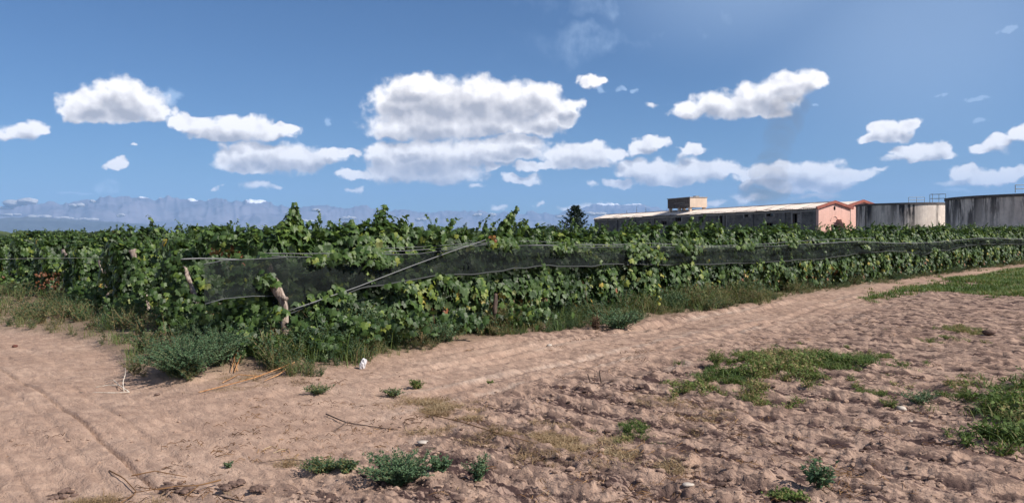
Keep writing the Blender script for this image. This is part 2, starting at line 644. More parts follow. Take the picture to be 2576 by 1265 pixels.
# edge of the sandy track (metres in front of the first row)
EDGE_S = [-8, -1.0, 0.5, 3, 6, 10, 16, 25, 40, 60, 120]
EDGE_T = [3.2, 2.5, 1.9, 1.55, 1.75, 1.9, 1.5, 1.05, .95, .95, .95]

# ------------------------------------------------------------------ ground
LEFT_POLY = [G(-200, 822), G(0, 833), G(110, 842), G(240, 868), G(305, 905), G(330, 960), G(480, 975), G(600, 935)]


def in_left(x, y):
    """1 where the sandy track on the left is bare (in front of the weeds)"""
    px = np.array([p.x for p in LEFT_POLY]); py = np.array([p.y for p in LEFT_POLY])
    return sstep(np.interp(x, px, py) - y, -.15, .25)


TRK = [G(2700, 672), G(2350, 705), G(2050, 760), G(1700, 845), G(1300, 925), G(1000, 980), G(700, 1060), G(380, 1160), G(60, 1290)]
TRK_P = np.array([(p.x, p.y) for p in TRK])


def path_dist(x, y):
    best = np.full(np.shape(x), 1e9); sd = np.zeros(np.shape(x)); al = np.zeros(np.shape(x))
    acc = 0.0
    for a, b in zip(TRK_P[:-1], TRK_P[1:]):
        d = b - a; L = np.linalg.norm(d); d = d / L
        tt = np.clip((x - a[0]) * d[0] + (y - a[1]) * d[1], 0, L)
        qx, qy = x - (a[0] + d[0] * tt), y - (a[1] + d[1] * tt)
        r = np.hypot(qx, qy)
        m = r < best
        best = np.where(m, r, best)
        sd = np.where(m, np.sign(d[0] * qy - d[1] * qx) * r, sd)
        al = np.where(m, acc + tt, al)
        acc += L
    return sd, al


SV = STEP / np.linalg.norm(STEP)
SN = np.array([SV[1], -SV[0]])


def ground_fields(x, y):
    r = np.hypot(x, y)
    s, t = st_of(x, y)
    edge = np.interp(s, EDGE_S, EDGE_T)
    verge = sstep(edge - t, -.1, .3) * sstep(s, -2.4, -.6)                       # 1 under the vines
    near = 1 - sstep(r, 40, 90)
    sd, al = path_dist(x, y)
    fn = x * SN[0] + y * SN[1]                             # across the furrows
    fa = x * SV[0] + y * SV[1]
    # tilled corner: in front of the track, to the right
    w = fbm(x * .5, y * .5, 3) - .5
    right = sstep(-sd * -1 * 0 + (x * .83 + (9.2 - y) * .35) + w * 3, -2.2, .8) * sstep(r, 2, 4)
    away = sstep(np.abs(sd) + w * 1.2, 1.0, 2.4)
    till = right * (1 - verge) * (0.25 + .75 * away) * (1 - .5 * sstep(r, 25, 50))
    h = np.zeros(np.shape(x))
    h += (fbm(x * .35, y * .35, 11) - .5) * .22 * near
    # ruts along the track
    rut = np.zeros(np.shape(x))
    for c, wd, dp in ((-.95, .13, .055), (-.55, .08, .03), (.55, .12, .050), (.95, .08, .03), (-1.6, .12, .025), (1.7, .10, .02)):
        cc = c + .12 * np.sin(al * .5 + c * 3)
        g = np.exp(-((sd - cc) / wd) ** 2)
        e = np.exp(-((np.abs(sd - cc) - wd * 1.7) / (wd * .5)) ** 2)
        tread = .007 * np.sign(np.sin(al * 2 * math.pi / .15 + np.abs(sd - cc) * 14)) * g
        rut += -dp * g + .35 * dp * e + tread
    h += rut * near * (1 - verge) * (.12 + .88 * sstep(x + .35 * (y - 10), -2.2, .8)) * (.6 + .8 * fbm(x * .9, y * .9, 5)) * (1 - .65 * till)
    # wheel marks crossing on the left
    lf = (1 - right) * in_left(x, y) * (1 - verge) * sstep(-x, 2.0, 3.2)
    for c, wd, dp in ((2.12, .020, .060), (1.85, .05, .02), (1.55, .12, .024), (1.15, .035, .02), (1.32, .03, .02), (2.5, .04, .02), (2.95, .12, .02), (.75, .08, .018)):
        g = np.exp(-((fn - c - .05 * np.sin(fa * .7)) / wd) ** 2)
        tread = .005 * np.sign(np.sin(fa * 2 * math.pi / .11)) * (g > .35)
        h += (-dp * g + tread) * lf * (.5 + fbm(x * 1.1, y * 1.1, 9)) * near
    # footprints and kicked-up lumps
    b1 = fbm(x * 3.1, y * 3.1, 21, 4, .6)
    b2 = fbm(x * 9, y * 9, 31, 3, .6)
    rough = np.clip(.25 + .5 * right + .5 * np.exp(-(sd / 2.2) ** 2) * sstep(x, -3, 0), 0, 1)
    b3 = fbm(x * 5.5 + .6 * b1, y * 8, 25, 4, .62)
    rough = rough * (1 - .5 * np.exp(-(sd / 1.1) ** 4))
    h += ((b1 - .5) * .05 + (b3 - .5) * .10) * rough * near + np.maximum(fbm(x * 11, y * 15, 97, 3, .6) - .53, 0) * .06 * (.3 + .7 * rough) * near
    h += (np.abs(b2 - .5) * -2 + .4) * .032 * rough * near + (fbm(x * 20, y * 26, 33, 2) - .5) * .016 * (.35 + rough) * near
    # furrows and clods of the tilled soil
    fur = np.sin((fn + .25 * w) * 2 * math.pi / .62)
    h += till * near * (.060 * fur * fbm(x * .8, y * .8, 71) + .05 * np.maximum(fbm(fn * 9, fa * 4.5, 41, 3, .65) - .48, 0) * .9
                        + .05 * np.maximum(fbm(fn * 22, fa * 13, 47, 2) - .5, 0) * 1.2)
    # low bank along the weeds
    h += .07 * np.exp(-((t - edge - .15) / .35) ** 2) * near * sstep(s, 1, 4)
    h += .05 * verge * near
    lp = (1 - in_left(x, y)) * (x < -3.2)
    h += .06 * lp * near
    h = h * sstep(r, .2, 1.5)
    green = np.clip(.35 * verge + .30 * lp + sstep(r, 70, 160), 0, 1) * (.6 + .6 * fbm(x * .8, y * .8, 61))
    band = np.exp(-((sd + 0.1) / 0.9) ** 2)
    stripe = .5 - .5 * np.sin((fn + .25 * w) * 2 * math.pi / .62 + .5)
    till = np.clip(till * (.25 + 1.1 * stripe * (.3 + 1.2 * fbm(x * .7, y * .7, 83))), 0, 1)
    dust = np.zeros(np.shape(x))
    for c, wd in ((.25, .07), (-.9, .10), (.95, .06), (1.9, .10)):
        dust = np.maximum(dust, np.exp(-((sd - c - .1 * np.sin(al * .6)) / wd) ** 2))
    dust = dust * sstep(fbm(x * .8, y * .8, 91), .42, .6) * near * (1 - verge) * sstep(x, -2.5, 0)
    ground_fields.dust = dust
    return h, till, np.clip(green, 0, 1)


def build_ground():
    a1 = np.linspace(R(-45), R(45), 720)
    a2 = np.linspace(R(45), R(315), 46)[1:-1]
    A = np.concatenate([a1, a2])
    r1 = np.array([0.0, .6, 1.4, 2.2])
    r2 = np.geomspace(3.0, 85, 480)
    r3 = np.geomspace(85, 48000, 46)[1:]
    RR = np.concatenate([r1, r2, r3])
    AA, RG = np.meshgrid(A, RR)
    x = RG * np.sin(AA); y = RG * np.cos(AA)
    h, till, green = ground_fields(x, y)
    V = np.stack([x, y, h], -1).reshape(-1, 3)
    na, nr = len(A), len(RR)
    i = np.arange(nr - 1)[:, None]; j = np.arange(na)[None, :]
    jn = (j + 1) % na
    F = np.stack([i * na + j, i * na + jn, (i + 1) * na + jn, (i + 1) * na + j], -1).reshape(-1, 4)
    F = F[:, ::-1]
    F = F[na:]                                   # replace the innermost ring by a fan
    fan = np.array([(na + (k + 1) % na, na + k, 0, 0) for k in range(na)])
    V[0] = (0, 0, 0)
    me = np_mesh('ground', V, F, M_ground, {'till': till.ravel(), 'green': green.ravel(), 'dust': ground_fields.dust.ravel()}, True)
    o = link('ground', me)
    tag(o, 'pinkish sandy ground with wheel tracks and a tilled brown corner', kind='structure')
    return o


build_ground()


def gh(x, y):
    h, _, _ = ground_fields(np.array([float(x)]), np.array([float(y)]))
    return float(h[0])


def on_ground(p, dz=0.0):
    return Vector((p[0], p[1], gh(p[0], p[1]) + dz))


# ------------------------------------------------------------------ mountains
def mountain_range(name, pts, d0, d1, cols, rows, mt, amp, seed, label, snow=None):
    xs = np.array([azel(p[0], p[1])[0] for p in pts]); es = np.array([azel(p[0], p[1])[1] for p in pts])
    A = np.linspace(xs[0], xs[-1], cols)
    T = np.linspace(0, 1, rows)
    AA, TT = np.meshgrid(A, T)
    dist = (d0 + (d1 - d0) * TT) * (1 + .17 * sstep(AA, -12, 6))
    x = dist * np.sin(np.radians(AA)); y = dist * np.cos(np.radians(AA))
    El = np.interp(AA, xs, es) + (fbm(AA * 1.0, TT * 2, seed, 3, .5) - .5) * amp * 1.3 - np.abs(fbm(AA * 1.7, TT * 3 + 3, seed + 9, 2, .5) - .5) * amp * 1.6 + amp * .12
    crest = .74
    prof = np.where(TT < crest, (TT / crest) ** .9, 1 - (TT - crest) / (1 - crest) * .5)
    top = np.tan(np.radians(np.maximum(El, .05))) * (d0 + (d1 - d0) * crest) * (1 + .17 * sstep(AA, -12, 6))
    rid = 1 - np.abs(fbm(x / 2600, y / 2600, seed + 5, 4, .5) - .5) * 4
    z = top * prof + top * .30 * (rid - .6) * np.sin(np.clip(TT / crest, 0, 1) * math.pi) 
    z[0] = -5; z[-1] = -5
    V = np.stack([x, y, z], -1).reshape(-1, 3)
    i = np.arange(rows - 1)[:, None]; j = np.arange(cols - 1)[None, :]
    F = np.stack([i * cols + j, i * cols + j + 1, (i + 1) * cols + j + 1, (i + 1) * cols + j], -1).reshape(-1, 4)
    sn = np.zeros(np.shape(x))
    if snow:
        for (sx, sy, hw, hh) in snow:
            a, e = azel(sx, sy); a2, _ = azel(sx + hw, sy); _, e2 = azel(sx, sy - hh)
            ee = np.degrees(np.arctan2(z, dist))
            q = ((AA - a) / (a2 - a)) ** 2 + ((ee - e) / (e2 - e)) ** 2
            sn = np.maximum(sn, 1 - sstep(q + (fbm(AA * 6, TT * 30, 77) - .5) * 1.2, .8, 1.3))
    o = link(name, np_mesh(name, V, F, mt, {'snow': sn.ravel()}, True))
    return tag(o, label, kind='structure')


def mtn_mat(name, a, b):
    m, t = mat(name)
    co = t.n('ShaderNodeTexCoord').outputs['Object']
    n = t.noise(t.vm('MULTIPLY', co, (.00035, .00035, .0009)), 1.0, 6, .65)
    sn = t.n('ShaderNodeAttribute', attribute_name='snow').outputs['Fac']
    c = t.mix(t.smooth(n, .35, .65), a, b)
    c = t.mix(sn, c, (.9, .92, .95))
    finish(t, principled(t, c, .95, .05).outputs[0])
    return m


MT = mtn_mat('mountain_rock', (.12, .12, .15), (.20, .19, .23))  # bluish rock colour stands in for part of the far haze
MT2 = mtn_mat('foothill_scrub', (.07, .08, .09), (.12, .13, .14))
mountain_range('mountains',
               [(-700, 520), (-300, 512), (0, 512), (100, 513), (170, 508), (230, 498), (300, 493), (350, 494), (420, 493), (480, 497), (540, 500), (600, 503),
                (645, 501), (680, 509), (740, 519), (800, 516), (850, 522), (915, 518), (960, 524), (1050, 531), (1150, 527), (1250, 533), (1400, 532),
                (1530, 508), (1600, 512), (1700, 526), (1900, 530), (2300, 532), (2900, 540), (3600, 550)],
               33000, 41500, 1500, 90, MT, .36, 3, 'long blue mountain range on the horizon with snow patches on its crest',
               [(378, 494, 28, 5), (486, 500, 13, 6), (643, 504, 24, 7), (520, 500, 5, 5), (1530, 509, 45, 7), (1590, 512, 30, 4)])
mountain_range('foothills',
               [(-700, 545), (-300, 540), (0, 548), (80, 545), (180, 552), (280, 556), (380, 566), (480, 572), (600, 580), (760, 588), (1000, 592), (1400, 592)],
               22000, 27000, 500, 20, MT2, .12, 9, 'dark blue foothills below the mountain range at the left')

# low clouds lying against the mountains
mcl, tcl = mat('cloud_white')
dcl = tcl.n('ShaderNodeBsdfDiffuse', ins={'Color': (.62, .62, .63, 1)})
scl = tcl.n('ShaderNodeBsdfTranslucent', ins={'Color': (.62, .62, .63, 1)})
finish(tcl, tcl.n('ShaderNodeMixShader', ins={0: .4, 1: dcl.outputs[0], 2: scl.outputs[0]}).outputs[0])


def ico(level=2):
    import bmesh
    bm = bmesh.new()
    bmesh.ops.create_icosphere(bm, subdivisions=level, radius=1.0)
    V = np.array([v.co[:] for v in bm.verts]); F = np.array([[v.index for v in f.verts] for f in bm.faces])
    bm.free()
    return V, F


ICO1, ICO2, ICO3 = ico(1), ico(2), ico(3)


def lump(base, sc, seed, amp=.25, freq=1.5):
    V, F = base
    n = fbm(V[:, 0] * freq + seed, V[:, 1] * freq + V[:, 2] * freq * 1.3 + seed * .7, seed % 50, 3)
    return V * (1 + (n - .5) * 2 * amp)[:, None] * np.array(sc), F


acc = Acc()
for i, (px, py, hw, hh) in enumerate([(50, 510, 44, 11), (20, 523, 30, 6), (28, 541, 26, 4), (95, 545, 38, 4), (200, 518, 24, 7),
                                      (232, 507, 9, 4), (303, 542, 11, 4), (215, 552, 28, 3), (159, 549, 28, 4), (799, 529, 15, 4),
                                      (773, 557, 26, 4), (876, 549, 24, 5), (1058, 553, 16, 4), (1199, 541, 12, 4),
                                      (1240, 541, 12, 5), (1420, 545, 26, 4), (1500, 538, 30, 5)]):
    Y = 29500.0
    c = P(px, py, Y)
    for q in range(5):
        ox = random.Random(i * 7 + q).uniform(-.6, .6); oz = random.Random(i * 9 + q).uniform(-.25, .35)
        s_ = hw * Y / FPX * random.Random(i + q * 5).uniform(.35, .6)
        V, F = lump(ICO3, (s_, s_ * .7, max(hh, 4.5) * Y / FPX * .75), i * 5 + q, .45, 2.2)
        acc.add(V + np.array((c.x + ox * hw * Y / FPX, c.y, c.z + oz * hh * Y / FPX)), F)
tag(link('clouds', acc.mesh('clouds', mcl, True)), 'small white clouds lying against the mountain range', kind='stuff')

# ------------------------------------------------------------------ haze
hm, ht = mat('haze_air')
pvn = ht.n('ShaderNodeVolumePrincipled')
pvn.inputs['Color'].default_value = (.345, .59, .99, 1)
pvn.inputs['Density'].default_value = HAZE_DENSITY
pvn.inputs['Anisotropy'].default_value = 0.0
finish(ht, None, pvn.outputs[0])
hz = link('haze', box_mesh('haze', [(-50000, 50000, -50000, 50000, -8, 2750)], hm))
tag(hz, 'thin blue haze over the whole valley', kind='stuff')

# ------------------------------------------------------------------ the old winery hall
BD = np.array([-.36, .933]); BD = BD / np.linalg.norm(BD)     # along the hall, away from the camera
BP = np.array([BD[1], -BD[0]])                               # across, towards the right
B0 = np.array([52.8, 138.0])


def wall_s(px):
    d = ray(px, 600); q = d.x / d.y
    return (q * B0[1] - B0[0]) / (BD[0] - q * BD[1])


def wall_z(px, py, off=0.0):
    s = wall_s(px)
    Y = B0[1] + BD[1] * s
    return P(px, py, Y).z


B_RZ = math.atan2(BD[1], BD[0])                              # local x runs along the hall, local y to the left of it
BL = wall_s(1497)
EAVE = wall_z(2061, 521)
BW = 6.9                                                     # width of the hall
RIDGE = P(2098, 508, 139.3).z


def stain_wall(name, base, dark, pale, sc=.35, vert=False, amount=.62):
    m, t = mat(name)
    co = t.n('ShaderNodeTexCoord').outputs['Object']
    n1 = t.noise(t.vm('MULTIPLY', co, (sc * 2.2, sc * 2.2, sc * (.22 if vert else 3.0))), 1.0, 6, .68)
    n2 = t.noise(co, 2.5, 5, .7)
    n3 = t.noise(co, .22, 3)
    c = t.mix(t.smooth(n1, .42, .62, 0, amount), base, dark)
    c = t.mix(t.smooth(n2, .55, .7, 0, .5), c, pale)
    c = t.mix(t.smooth(n3, .45, .6, 0, .35), c, dark)
    finish(t, principled(t, c, .92, .1, bump(t, n2, .6, .08)).outputs[0])
    return m


M_side = stain_wall('flaking_plaster', (.20, .185, .175), (.055, .052, .052), (.36, .34, .32))
M_pink = stain_wall('pink_plaster', (.74, .46, .39), (.46, .29, .25), (.80, .58, .51), .5, True, .35)
M_trim = stain_wall('red_trim', (.36, .13, .10), (.20, .08, .07), (.45, .22, .18))
M_roof = stain_wall('pale_roof_sheet', (.84, .73, .63), (.62, .52, .44), (.86, .78, .69), .3, False, .3)
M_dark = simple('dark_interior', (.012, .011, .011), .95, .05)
M_frame = simple('old_window_frame', (.10, .075, .065), .8, .2)
M_cream = simple('faded_plaster', (.34, .31, .29), .9, .1, 3, .7)
M_glass = simple('dull_glass', (.03, .035, .04), .15, .6)

hall = empty('winery_hall', (B0[0], B0[1], 0), B_RZ, 'long old winery hall with pale sheet roof and pink gable wall facing the tanks', 'building')
# openings of the long wall: picture x0, x1, y0, y1
OPEN = [(1875, 1889, 537, 547), (1930, 1948, 534, 545), (1925, 1946, 560, 575), (1812, 1828, 540, 572), (1702, 1716, 545, 557),
        (1762, 1771, 544, 560), (1666, 1679, 556, 566), (1631, 1639, 558, 572), (1996, 2015, 537, 562), (1600, 1605, 560, 566), (1742, 1750, 566, 572)]
cells = []
for (x0, x1, y0, y1) in OPEN:
    sa, sb = sorted((wall_s(x1), wall_s(x0)))
    z1 = wall_z((x0 + x1) / 2, y0); z0 = max(wall_z((x0 + x1) / 2, y1), .0)
    cells.append((sa, sb, z0, min(z1, EAVE - .5)))
xs = sorted({0.0, BL} | {v for c in cells for v in c[:2]})
acc = Acc()
for xa, xb in zip(xs[:-1], xs[1:]):
    xm = (xa + xb) / 2
    cuts = sorted([(c[2], c[3]) for c in cells if c[0] < xm < c[1]])
    z = -.2
    for za, zb in cuts:
        if za > z: acc.add(*box_tri(xa, xb, -.25, .25, z, za))
        z = zb
    acc.add(*box_tri(xa, xb, -.25, .25, z, EAVE))
link('wall', acc.mesh('side_wall', M_side), hall)
# near-black sheets inside, coloured as the unlit room behind the openings
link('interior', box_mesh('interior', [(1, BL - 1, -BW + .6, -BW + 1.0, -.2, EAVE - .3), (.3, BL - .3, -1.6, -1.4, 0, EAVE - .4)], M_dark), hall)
link('wall', box_mesh('wall', [(0.3, BL, -BW - .25, -BW + .25, -.2, EAVE), (BL - .4, BL, -BW + .25, -.25, -.2, EAVE)], M_side), hall)
for i, (sa, sb, z0, z1) in enumerate(cells):
    w = empty('window' if i != 3 else 'door', ((sa + sb) / 2, 0, (z0 + z1) / 2)); w.parent = hall
    a, h = (sb - sa) / 2, (z1 - z0) / 2
    bt = .11
    link('frame', box_mesh('frame', [(-a, a, .02, .14, h - bt, h), (-a, a, .02, .14, -h, -h + bt), (-a, -a + bt, .02, .14, -h + bt, h - bt),
                                     (a - bt, a, .02, .14, -h + bt, h - bt), (-.05, .05, .02, .12, -h + bt, h - bt)], M_frame), w)
    if i in (0, 1, 8):
        link('pane', box_mesh('pane', [(-a + bt + .01, -.06, .05, .07, -h + bt + .01, h - bt - .01)], M_cream if i != 1 else M_glass), w)
    if i in (0, 1, 3, 4, 8):
        link('surround', box_mesh('surround', [(-a - .35, -a, .252, .30, -h - .1, h + .35), (a, a + .35, .252, .30, -h - .1, h + .35), (-a, a, .252, .30, h, h + .35)], M_cream), w)
# pale band and posts under the eaves
link('cornice', box_mesh('cornice', [(0.1, BL, .252, .42, EAVE - .75, EAVE - .35)], M_cream), hall)
for q in range(9):
    link('buttress', box_mesh('buttress', [(8.5 + q * 9 - .3, 8.5 + q * 9 + .3, .253, .52, -.2, EAVE - .76)], M_side), hall)
# roof of separate sheets
rs = random.Random(4)
for side in (1, -1):
    n = int(BL / 2.0)
    for i in range(n):
        xa, xb = i * BL / n, (i + 1) * BL / n - .03
        ov = .55 + rs.uniform(-.15, .15)
        y_e = (.25 + ov) if side == 1 else (-BW - .25 - ov)
        yr = -BW / 2
        ze = EAVE - .02 - ov * .35 + rs.uniform(-.05, .03)
        lift = rs.uniform(0, .06)
        steps = 6
        V = []; F = []
        xx = np.linspace(xa, xb, 13)
        for yy, zz in ((y_e, ze), ((y_e + yr) / 2, (ze + RIDGE) / 2 + .02), (yr, RIDGE)):
            for k, xv in enumerate(xx):
                V.append((xv, yy, zz + lift + .03 * math.sin(k * math.pi / 1.5)))
        for r_ in range(2):
            for k in range(12):
                a_ = r_ * 13 + k
                F.append((a_, a_ + 1, a_ + 14, a_ + 13))
        me = np_mesh('roof_sheet', V, F, M_roof)
        o = link('roof_sheet', me, hall)
link('ridge_cap', box_mesh('ridge_cap', [(0, BL, -BW / 2 - .25, -BW / 2 + .25, RIDGE + .04, RIDGE + .12)], M_roof), hall)
link('eaves_board', box_mesh('eaves_board', [(0, BL, .26, .36, EAVE - .3, EAVE - .06)], M_frame), hall)


def gable(parent, w, eave, ridge, y_left, arch=True):
    """pink end wall, in the plane x = 0 of the hall, from y_left towards -y"""
    yl, yr, ym = y_left, y_left - w, y_left - w / 2
    acc = Acc()
    prof = [(yl, -.2), (yl, eave), (ym, ridge), (yr, eave), (yr, -.2)]
    V = [(-.30, y, z) for y, z in prof] + [(.28, y, z) for y, z in prof]
    F = [(0, 1, 4), (1, 3, 4), (1, 2, 3), (5, 9, 6), (6, 9, 8), (6, 8, 7)]
    for i in range(5):
        j = (i + 1) % 5
        F += [(i, i + 5, j), (j, i + 5, j + 5)]
    acc.add(V, F)
    link('gable_wall', acc.mesh('gable_wall', M_pink), parent)
    # raking trim
    for sgn, ye in ((1, yl), (-1, yr)):
        acc = Acc()
        d = np.array([ym - ye, ridge - eave]); d = d / np.linalg.norm(d)
        nrm_ = np.array([-d[1], d[0]]) * (1 if d[0] < 0 else 1)
        if nrm_[1] < 0: nrm_ = -nrm_
        a_ = np.array([ye, eave]) - d * .55; b_ = np.array([ym, ridge])
        th = .26
        q = [a_, b_, b_ + nrm_ * .2, a_ + nrm_ * .2, ]
        lo = [a_ - nrm_ * th, b_ - nrm_ * th]
        pr = [lo[0], lo[1], q[2], q[3]]
        V = [(-.62, p[0], p[1]) for p in pr] + [(-.302, p[0], p[1]) for p in pr]
        F = [(0, 1, 2), (0, 2, 3), (4, 6, 5), (4, 7, 6)]
        for i in range(4):
            j = (i + 1) % 4
            F += [(i, i + 4, j), (j, i + 4, j + 4)]
        acc.add(V, F)
        link('raking_trim', acc.mesh('raking_trim', M_trim), parent)


gable(hall, BW, EAVE, RIDGE, .45)
ym = .45 - BW / 2
# vent, arch mouldings and the arched doorway
th = np.linspace(0, 2 * math.pi, 15)[:-1]
V = [(-.34, ym + .2 * math.cos(a), RIDGE - 1.1 + .36 * math.sin(a)) for a in th] + [(-.34, ym, RIDGE - 1.1)]
link('vent', np_mesh('vent', V, [(i, (i + 1) % 14, 14) for i in range(14)], M_dark), hall)


def arch_ring(parent, name, half, rise, z0, width, x, mt, y0=None):
    y0 = ym if y0 is None else y0
    a = np.linspace(0, math.pi, 17)
    acc = Acc()
    for q in range(16):
        p = [(y0 + (half + w) * math.cos(t_), z0 + (rise + w) * math.sin(t_)) for w in (0, width) for t_ in (a[q], a[q + 1])]
        V = [(x, *p[k]) for k in range(4)] + [(-.30, *p[k]) for k in range(4)]
        F = [(0, 1, 3), (0, 3, 2), (4, 7, 5), (4, 6, 7), (0, 4, 1), (1, 4, 5), (2, 3, 6), (3, 7, 6)]
        acc.add(V, F)
    link(name, acc.mesh(name, mt), parent)


arch_ring(hall, 'arch_moulding', 1.5, 1.9, 1.9, .22, -.42, M_pink)
arch_ring(hall, 'arch_moulding', .7, .8, 4.0, .15, -.37, M_pink)
link('door', box_mesh('door', [(-.34, -.303, ym - .5, ym + .7, -.1, 3.3)], M_dark), hall)
# pointed lean-to porch that throws the peaked shade on the gable
V = [(-.31, ym - 2.6, 0), (-.31, ym - .4, 4.0), (-.31, ym + 1.4, 0), (-1.0, ym - 2.6, 0), (-1.0, ym - .4, 4.0), (-1.0, ym + 1.4, 0)]
link('porch', np_mesh('porch', [(-.31, ym - 3.2, 0), (-.31, ym - .5, 4.3), (-1.4, ym - .5, 4.3), (-1.4, ym - 3.2, 0), (-.31, ym - 3.0, 0), (-.31, ym - .5, 4.1), (-1.4, ym - .5, 4.1), (-1.4, ym - 3.0, 0)],
                      [(0, 1, 2, 3), (4, 7, 6, 5), (2, 6, 7, 3), (0, 4, 5, 1)], M_pink), hall)

# second hall alongside
R2 = P(2170, 505.5, 146.6).z
E2 = R2 - (RIDGE - EAVE)
h2 = empty('winery_hall', (B0[0] + BP[0] * 10.1 + BD[0] * 4, B0[1] + BP[1] * 10.1 + BD[1] * 4, 0), B_RZ,
           'second winery hall showing only its pink gable peak and roof behind the first', 'building')
L2 = 60
for side in (1, -1):
    y_e = .7 if side == 1 else -BW - .7
    for i in range(30):
        xa, xb = i * 2.0, i * 2.0 + 1.96
        link('roof_sheet', np_mesh('roof_sheet', [(xa, y_e, E2 - .15), (xb, y_e, E2 - .15), (xb, -BW / 2, R2 + .04), (xa, -BW / 2, R2 + .04)],
                                   [(0, 1, 2, 3)], M_roof), h2)
link('wall', box_mesh('wall', [(0, L2, -.25, .25, -.2, E2 - .05), (0, L2, -BW - .25, -BW + .25, -.2, E2 - .05)], M_side), h2)
gable(h2, BW, E2, R2, .3)

# water tank on the roof
sa, sb = wall_s(1722), wall_s(1662)
Yt = B0[1] + BD[1] * sa
zt = P(1722, 499, Yt + 3).z
zb = P(1722, 526, Yt + 3).z
tk = empty('roof_tank', (B0[0] + BD[0] * sa + BP[0] * 1.4, B0[1] + BD[1] * sa + BP[1] * 1.4, zb), B_RZ,
           'concrete water tank box with shade painted on its sides, standing on the hall roof', 'water tank')
Lt, ht_ = (sb - sa) * .93, zt - zb
M_tankshade = stain_wall('shaded_stained_concrete', (.20, .16, .14), (.05, .045, .045), (.36, .29, .24), .6)  # stained concrete with the shade of the long side put into its colour
M_tanklit = stain_wall('sunlit_concrete', (.62, .50, .40), (.40, .31, .25), (.70, .60, .50), .5, True, .3)  # same concrete coloured pale as the sunlit end and legs
link('body', box_mesh('body', [(.2, Lt, -4.4, 0, .35, ht_)], M_tankshade), tk)
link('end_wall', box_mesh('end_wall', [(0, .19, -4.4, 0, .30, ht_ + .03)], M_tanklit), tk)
link('lid', box_mesh('lid', [(-.12, Lt + .12, -4.52, .12, ht_ + .035, ht_ + .20)], M_cream), tk)
link('hatch', box_mesh('hatch', [(.3, 1.3, -2.6, -1.6, ht_ + .2, ht_ + .45)], M_cream), tk)
for (xx, yy) in ((.3, -.4), (.3, -4.0), (Lt - .9, -.4), (Lt - .9, -4.0), (Lt / 2, -.4)):
    link('leg', box_mesh('leg', [(xx, xx + .6, yy - .3, yy + .3, -1.4, .345)], M_tanklit), tk)
for zz, x0, x1 in ((.55, .2, .7), (.38, 0.0, .45)):
    link('stain_ledge', box_mesh('stain_ledge', [(x0 * Lt + .3, x1 * Lt, .002, .08, ht_ * zz, ht_ * zz + .1)], M_cream), tk)


# ------------------------------------------------------------------ round concrete tanks
def tank_mat(name, seed):
    m, t = mat(name)
    co = t.n('ShaderNodeTexCoord').outputs['Object']
    sp = t.n('ShaderNodeSeparateXYZ', ins={0: co})
    an = t.m('MULTIPLY', t.m('ARCTAN2', sp.outputs[0], sp.outputs[1]), 13.0)
    cv = t.n('ShaderNodeCombineXYZ', ins={0: an, 1: t.m('MULTIPLY', sp.outputs[2], .16), 2: float(seed)}).outputs[0]
    st = t.noise(cv, .75, 5, .72)
    st2 = t.noise(cv, .16, 2, .5)
    n2 = t.noise(co, .8, 5, .7)
    k = t.m('MULTIPLY', t.smooth(st, .44, .58), t.smooth(st2, .34, .56))
    k = t.m('MULTIPLY', k, t.m('MULTIPLY_ADD', sp.outputs[2], .11, .22, clamp=True), clamp=True)
    c = t.mix(t.smooth(n2, .35, .7), (.60, .52, .46), (.76, .67, .59))
    c = t.mix(t.m('MULTIPLY', k, 1.35, clamp=True), c, (.055, .052, .054))
    finish(t, principled(t, c, .9, .12, bump(t, n2, .3, .08)).outputs[0])
    return m


def cyl(r, z0, z1, n=96, a0=0.0, inner=None, thick_top=True):
    a = np.arange(n) / n * 2 * math.pi
    ri = inner if inner is not None else 0.0
    V = np.concatenate([np.stack([r * np.cos(a), r * np.sin(a), np.full(n, z0)], 1), np.stack([r * np.cos(a), r * np.sin(a), np.full(n, z1)], 1),
                        np.stack([ri * np.cos(a), ri * np.sin(a), np.full(n, z1)], 1), np.stack([ri * np.cos(a), ri * np.sin(a), np.full(n, z0)], 1)])
    F = []
    for i in range(n):
        j = (i + 1) % n
        for b in range(3):
            F.append((b * n + i, b * n + j, (b + 1) * n + j, (b + 1) * n + i))
        F.append((3 * n + i, 3 * n + j, j, i))
    return V, F


def round_tank(x, y, r, h, label, seed, posts=0):
    e = empty('storage_tank', (x, y, 0), 0, label, 'storage tank', 'round concrete tanks beside the winery')
    V, F = cyl(r, -.3, h - .3)
    body = link('body', np_mesh('tank_body', V, F, tank_mat('tank_concrete', seed)), e)
    V, F = cyl(r + .10, h - .299, h, inner=r - .5)
    link('rim', np_mesh('tank_rim', V, F, M_cap), e)
    # dark tube added for the seam line down one tank's wall
    for a in ((math.radians(196),) if seed == 3 else ()):
        px_, py_ = (r + .08) * math.cos(a), (r + .08) * math.sin(a)
        V, F = tube([(px_, py_, 0), (px_, py_, h / 2), (px_, py_, h - .35)], .07, 6)
        link('seam_tube', np_mesh('seam_tube', V, F, M_dark2), e)
    return e


M_cap = simple('tank_rim', (.16, .14, .13), .9, .1, 2, .6)
M_dark2 = simple('dark_brown', (.07, .055, .05), .8, .2)


def railing(parent, pts, h, z, name='railing'):
    acc = Acc()
    for (x, y) in pts:
        acc.add(*tube([(x, y, z), (x, y, z + h / 2), (x, y, z + h)], .035, 5))
    for hh in (h, h * .5):
        acc.add(*tube([(x, y, z + hh) for x, y in pts], .035, 5))
    link(name, acc.mesh(name, M_wire), parent)


def polar(azd, rng_):
    return rng_ * math.sin(R(azd)), rng_ * math.cos(R(azd))


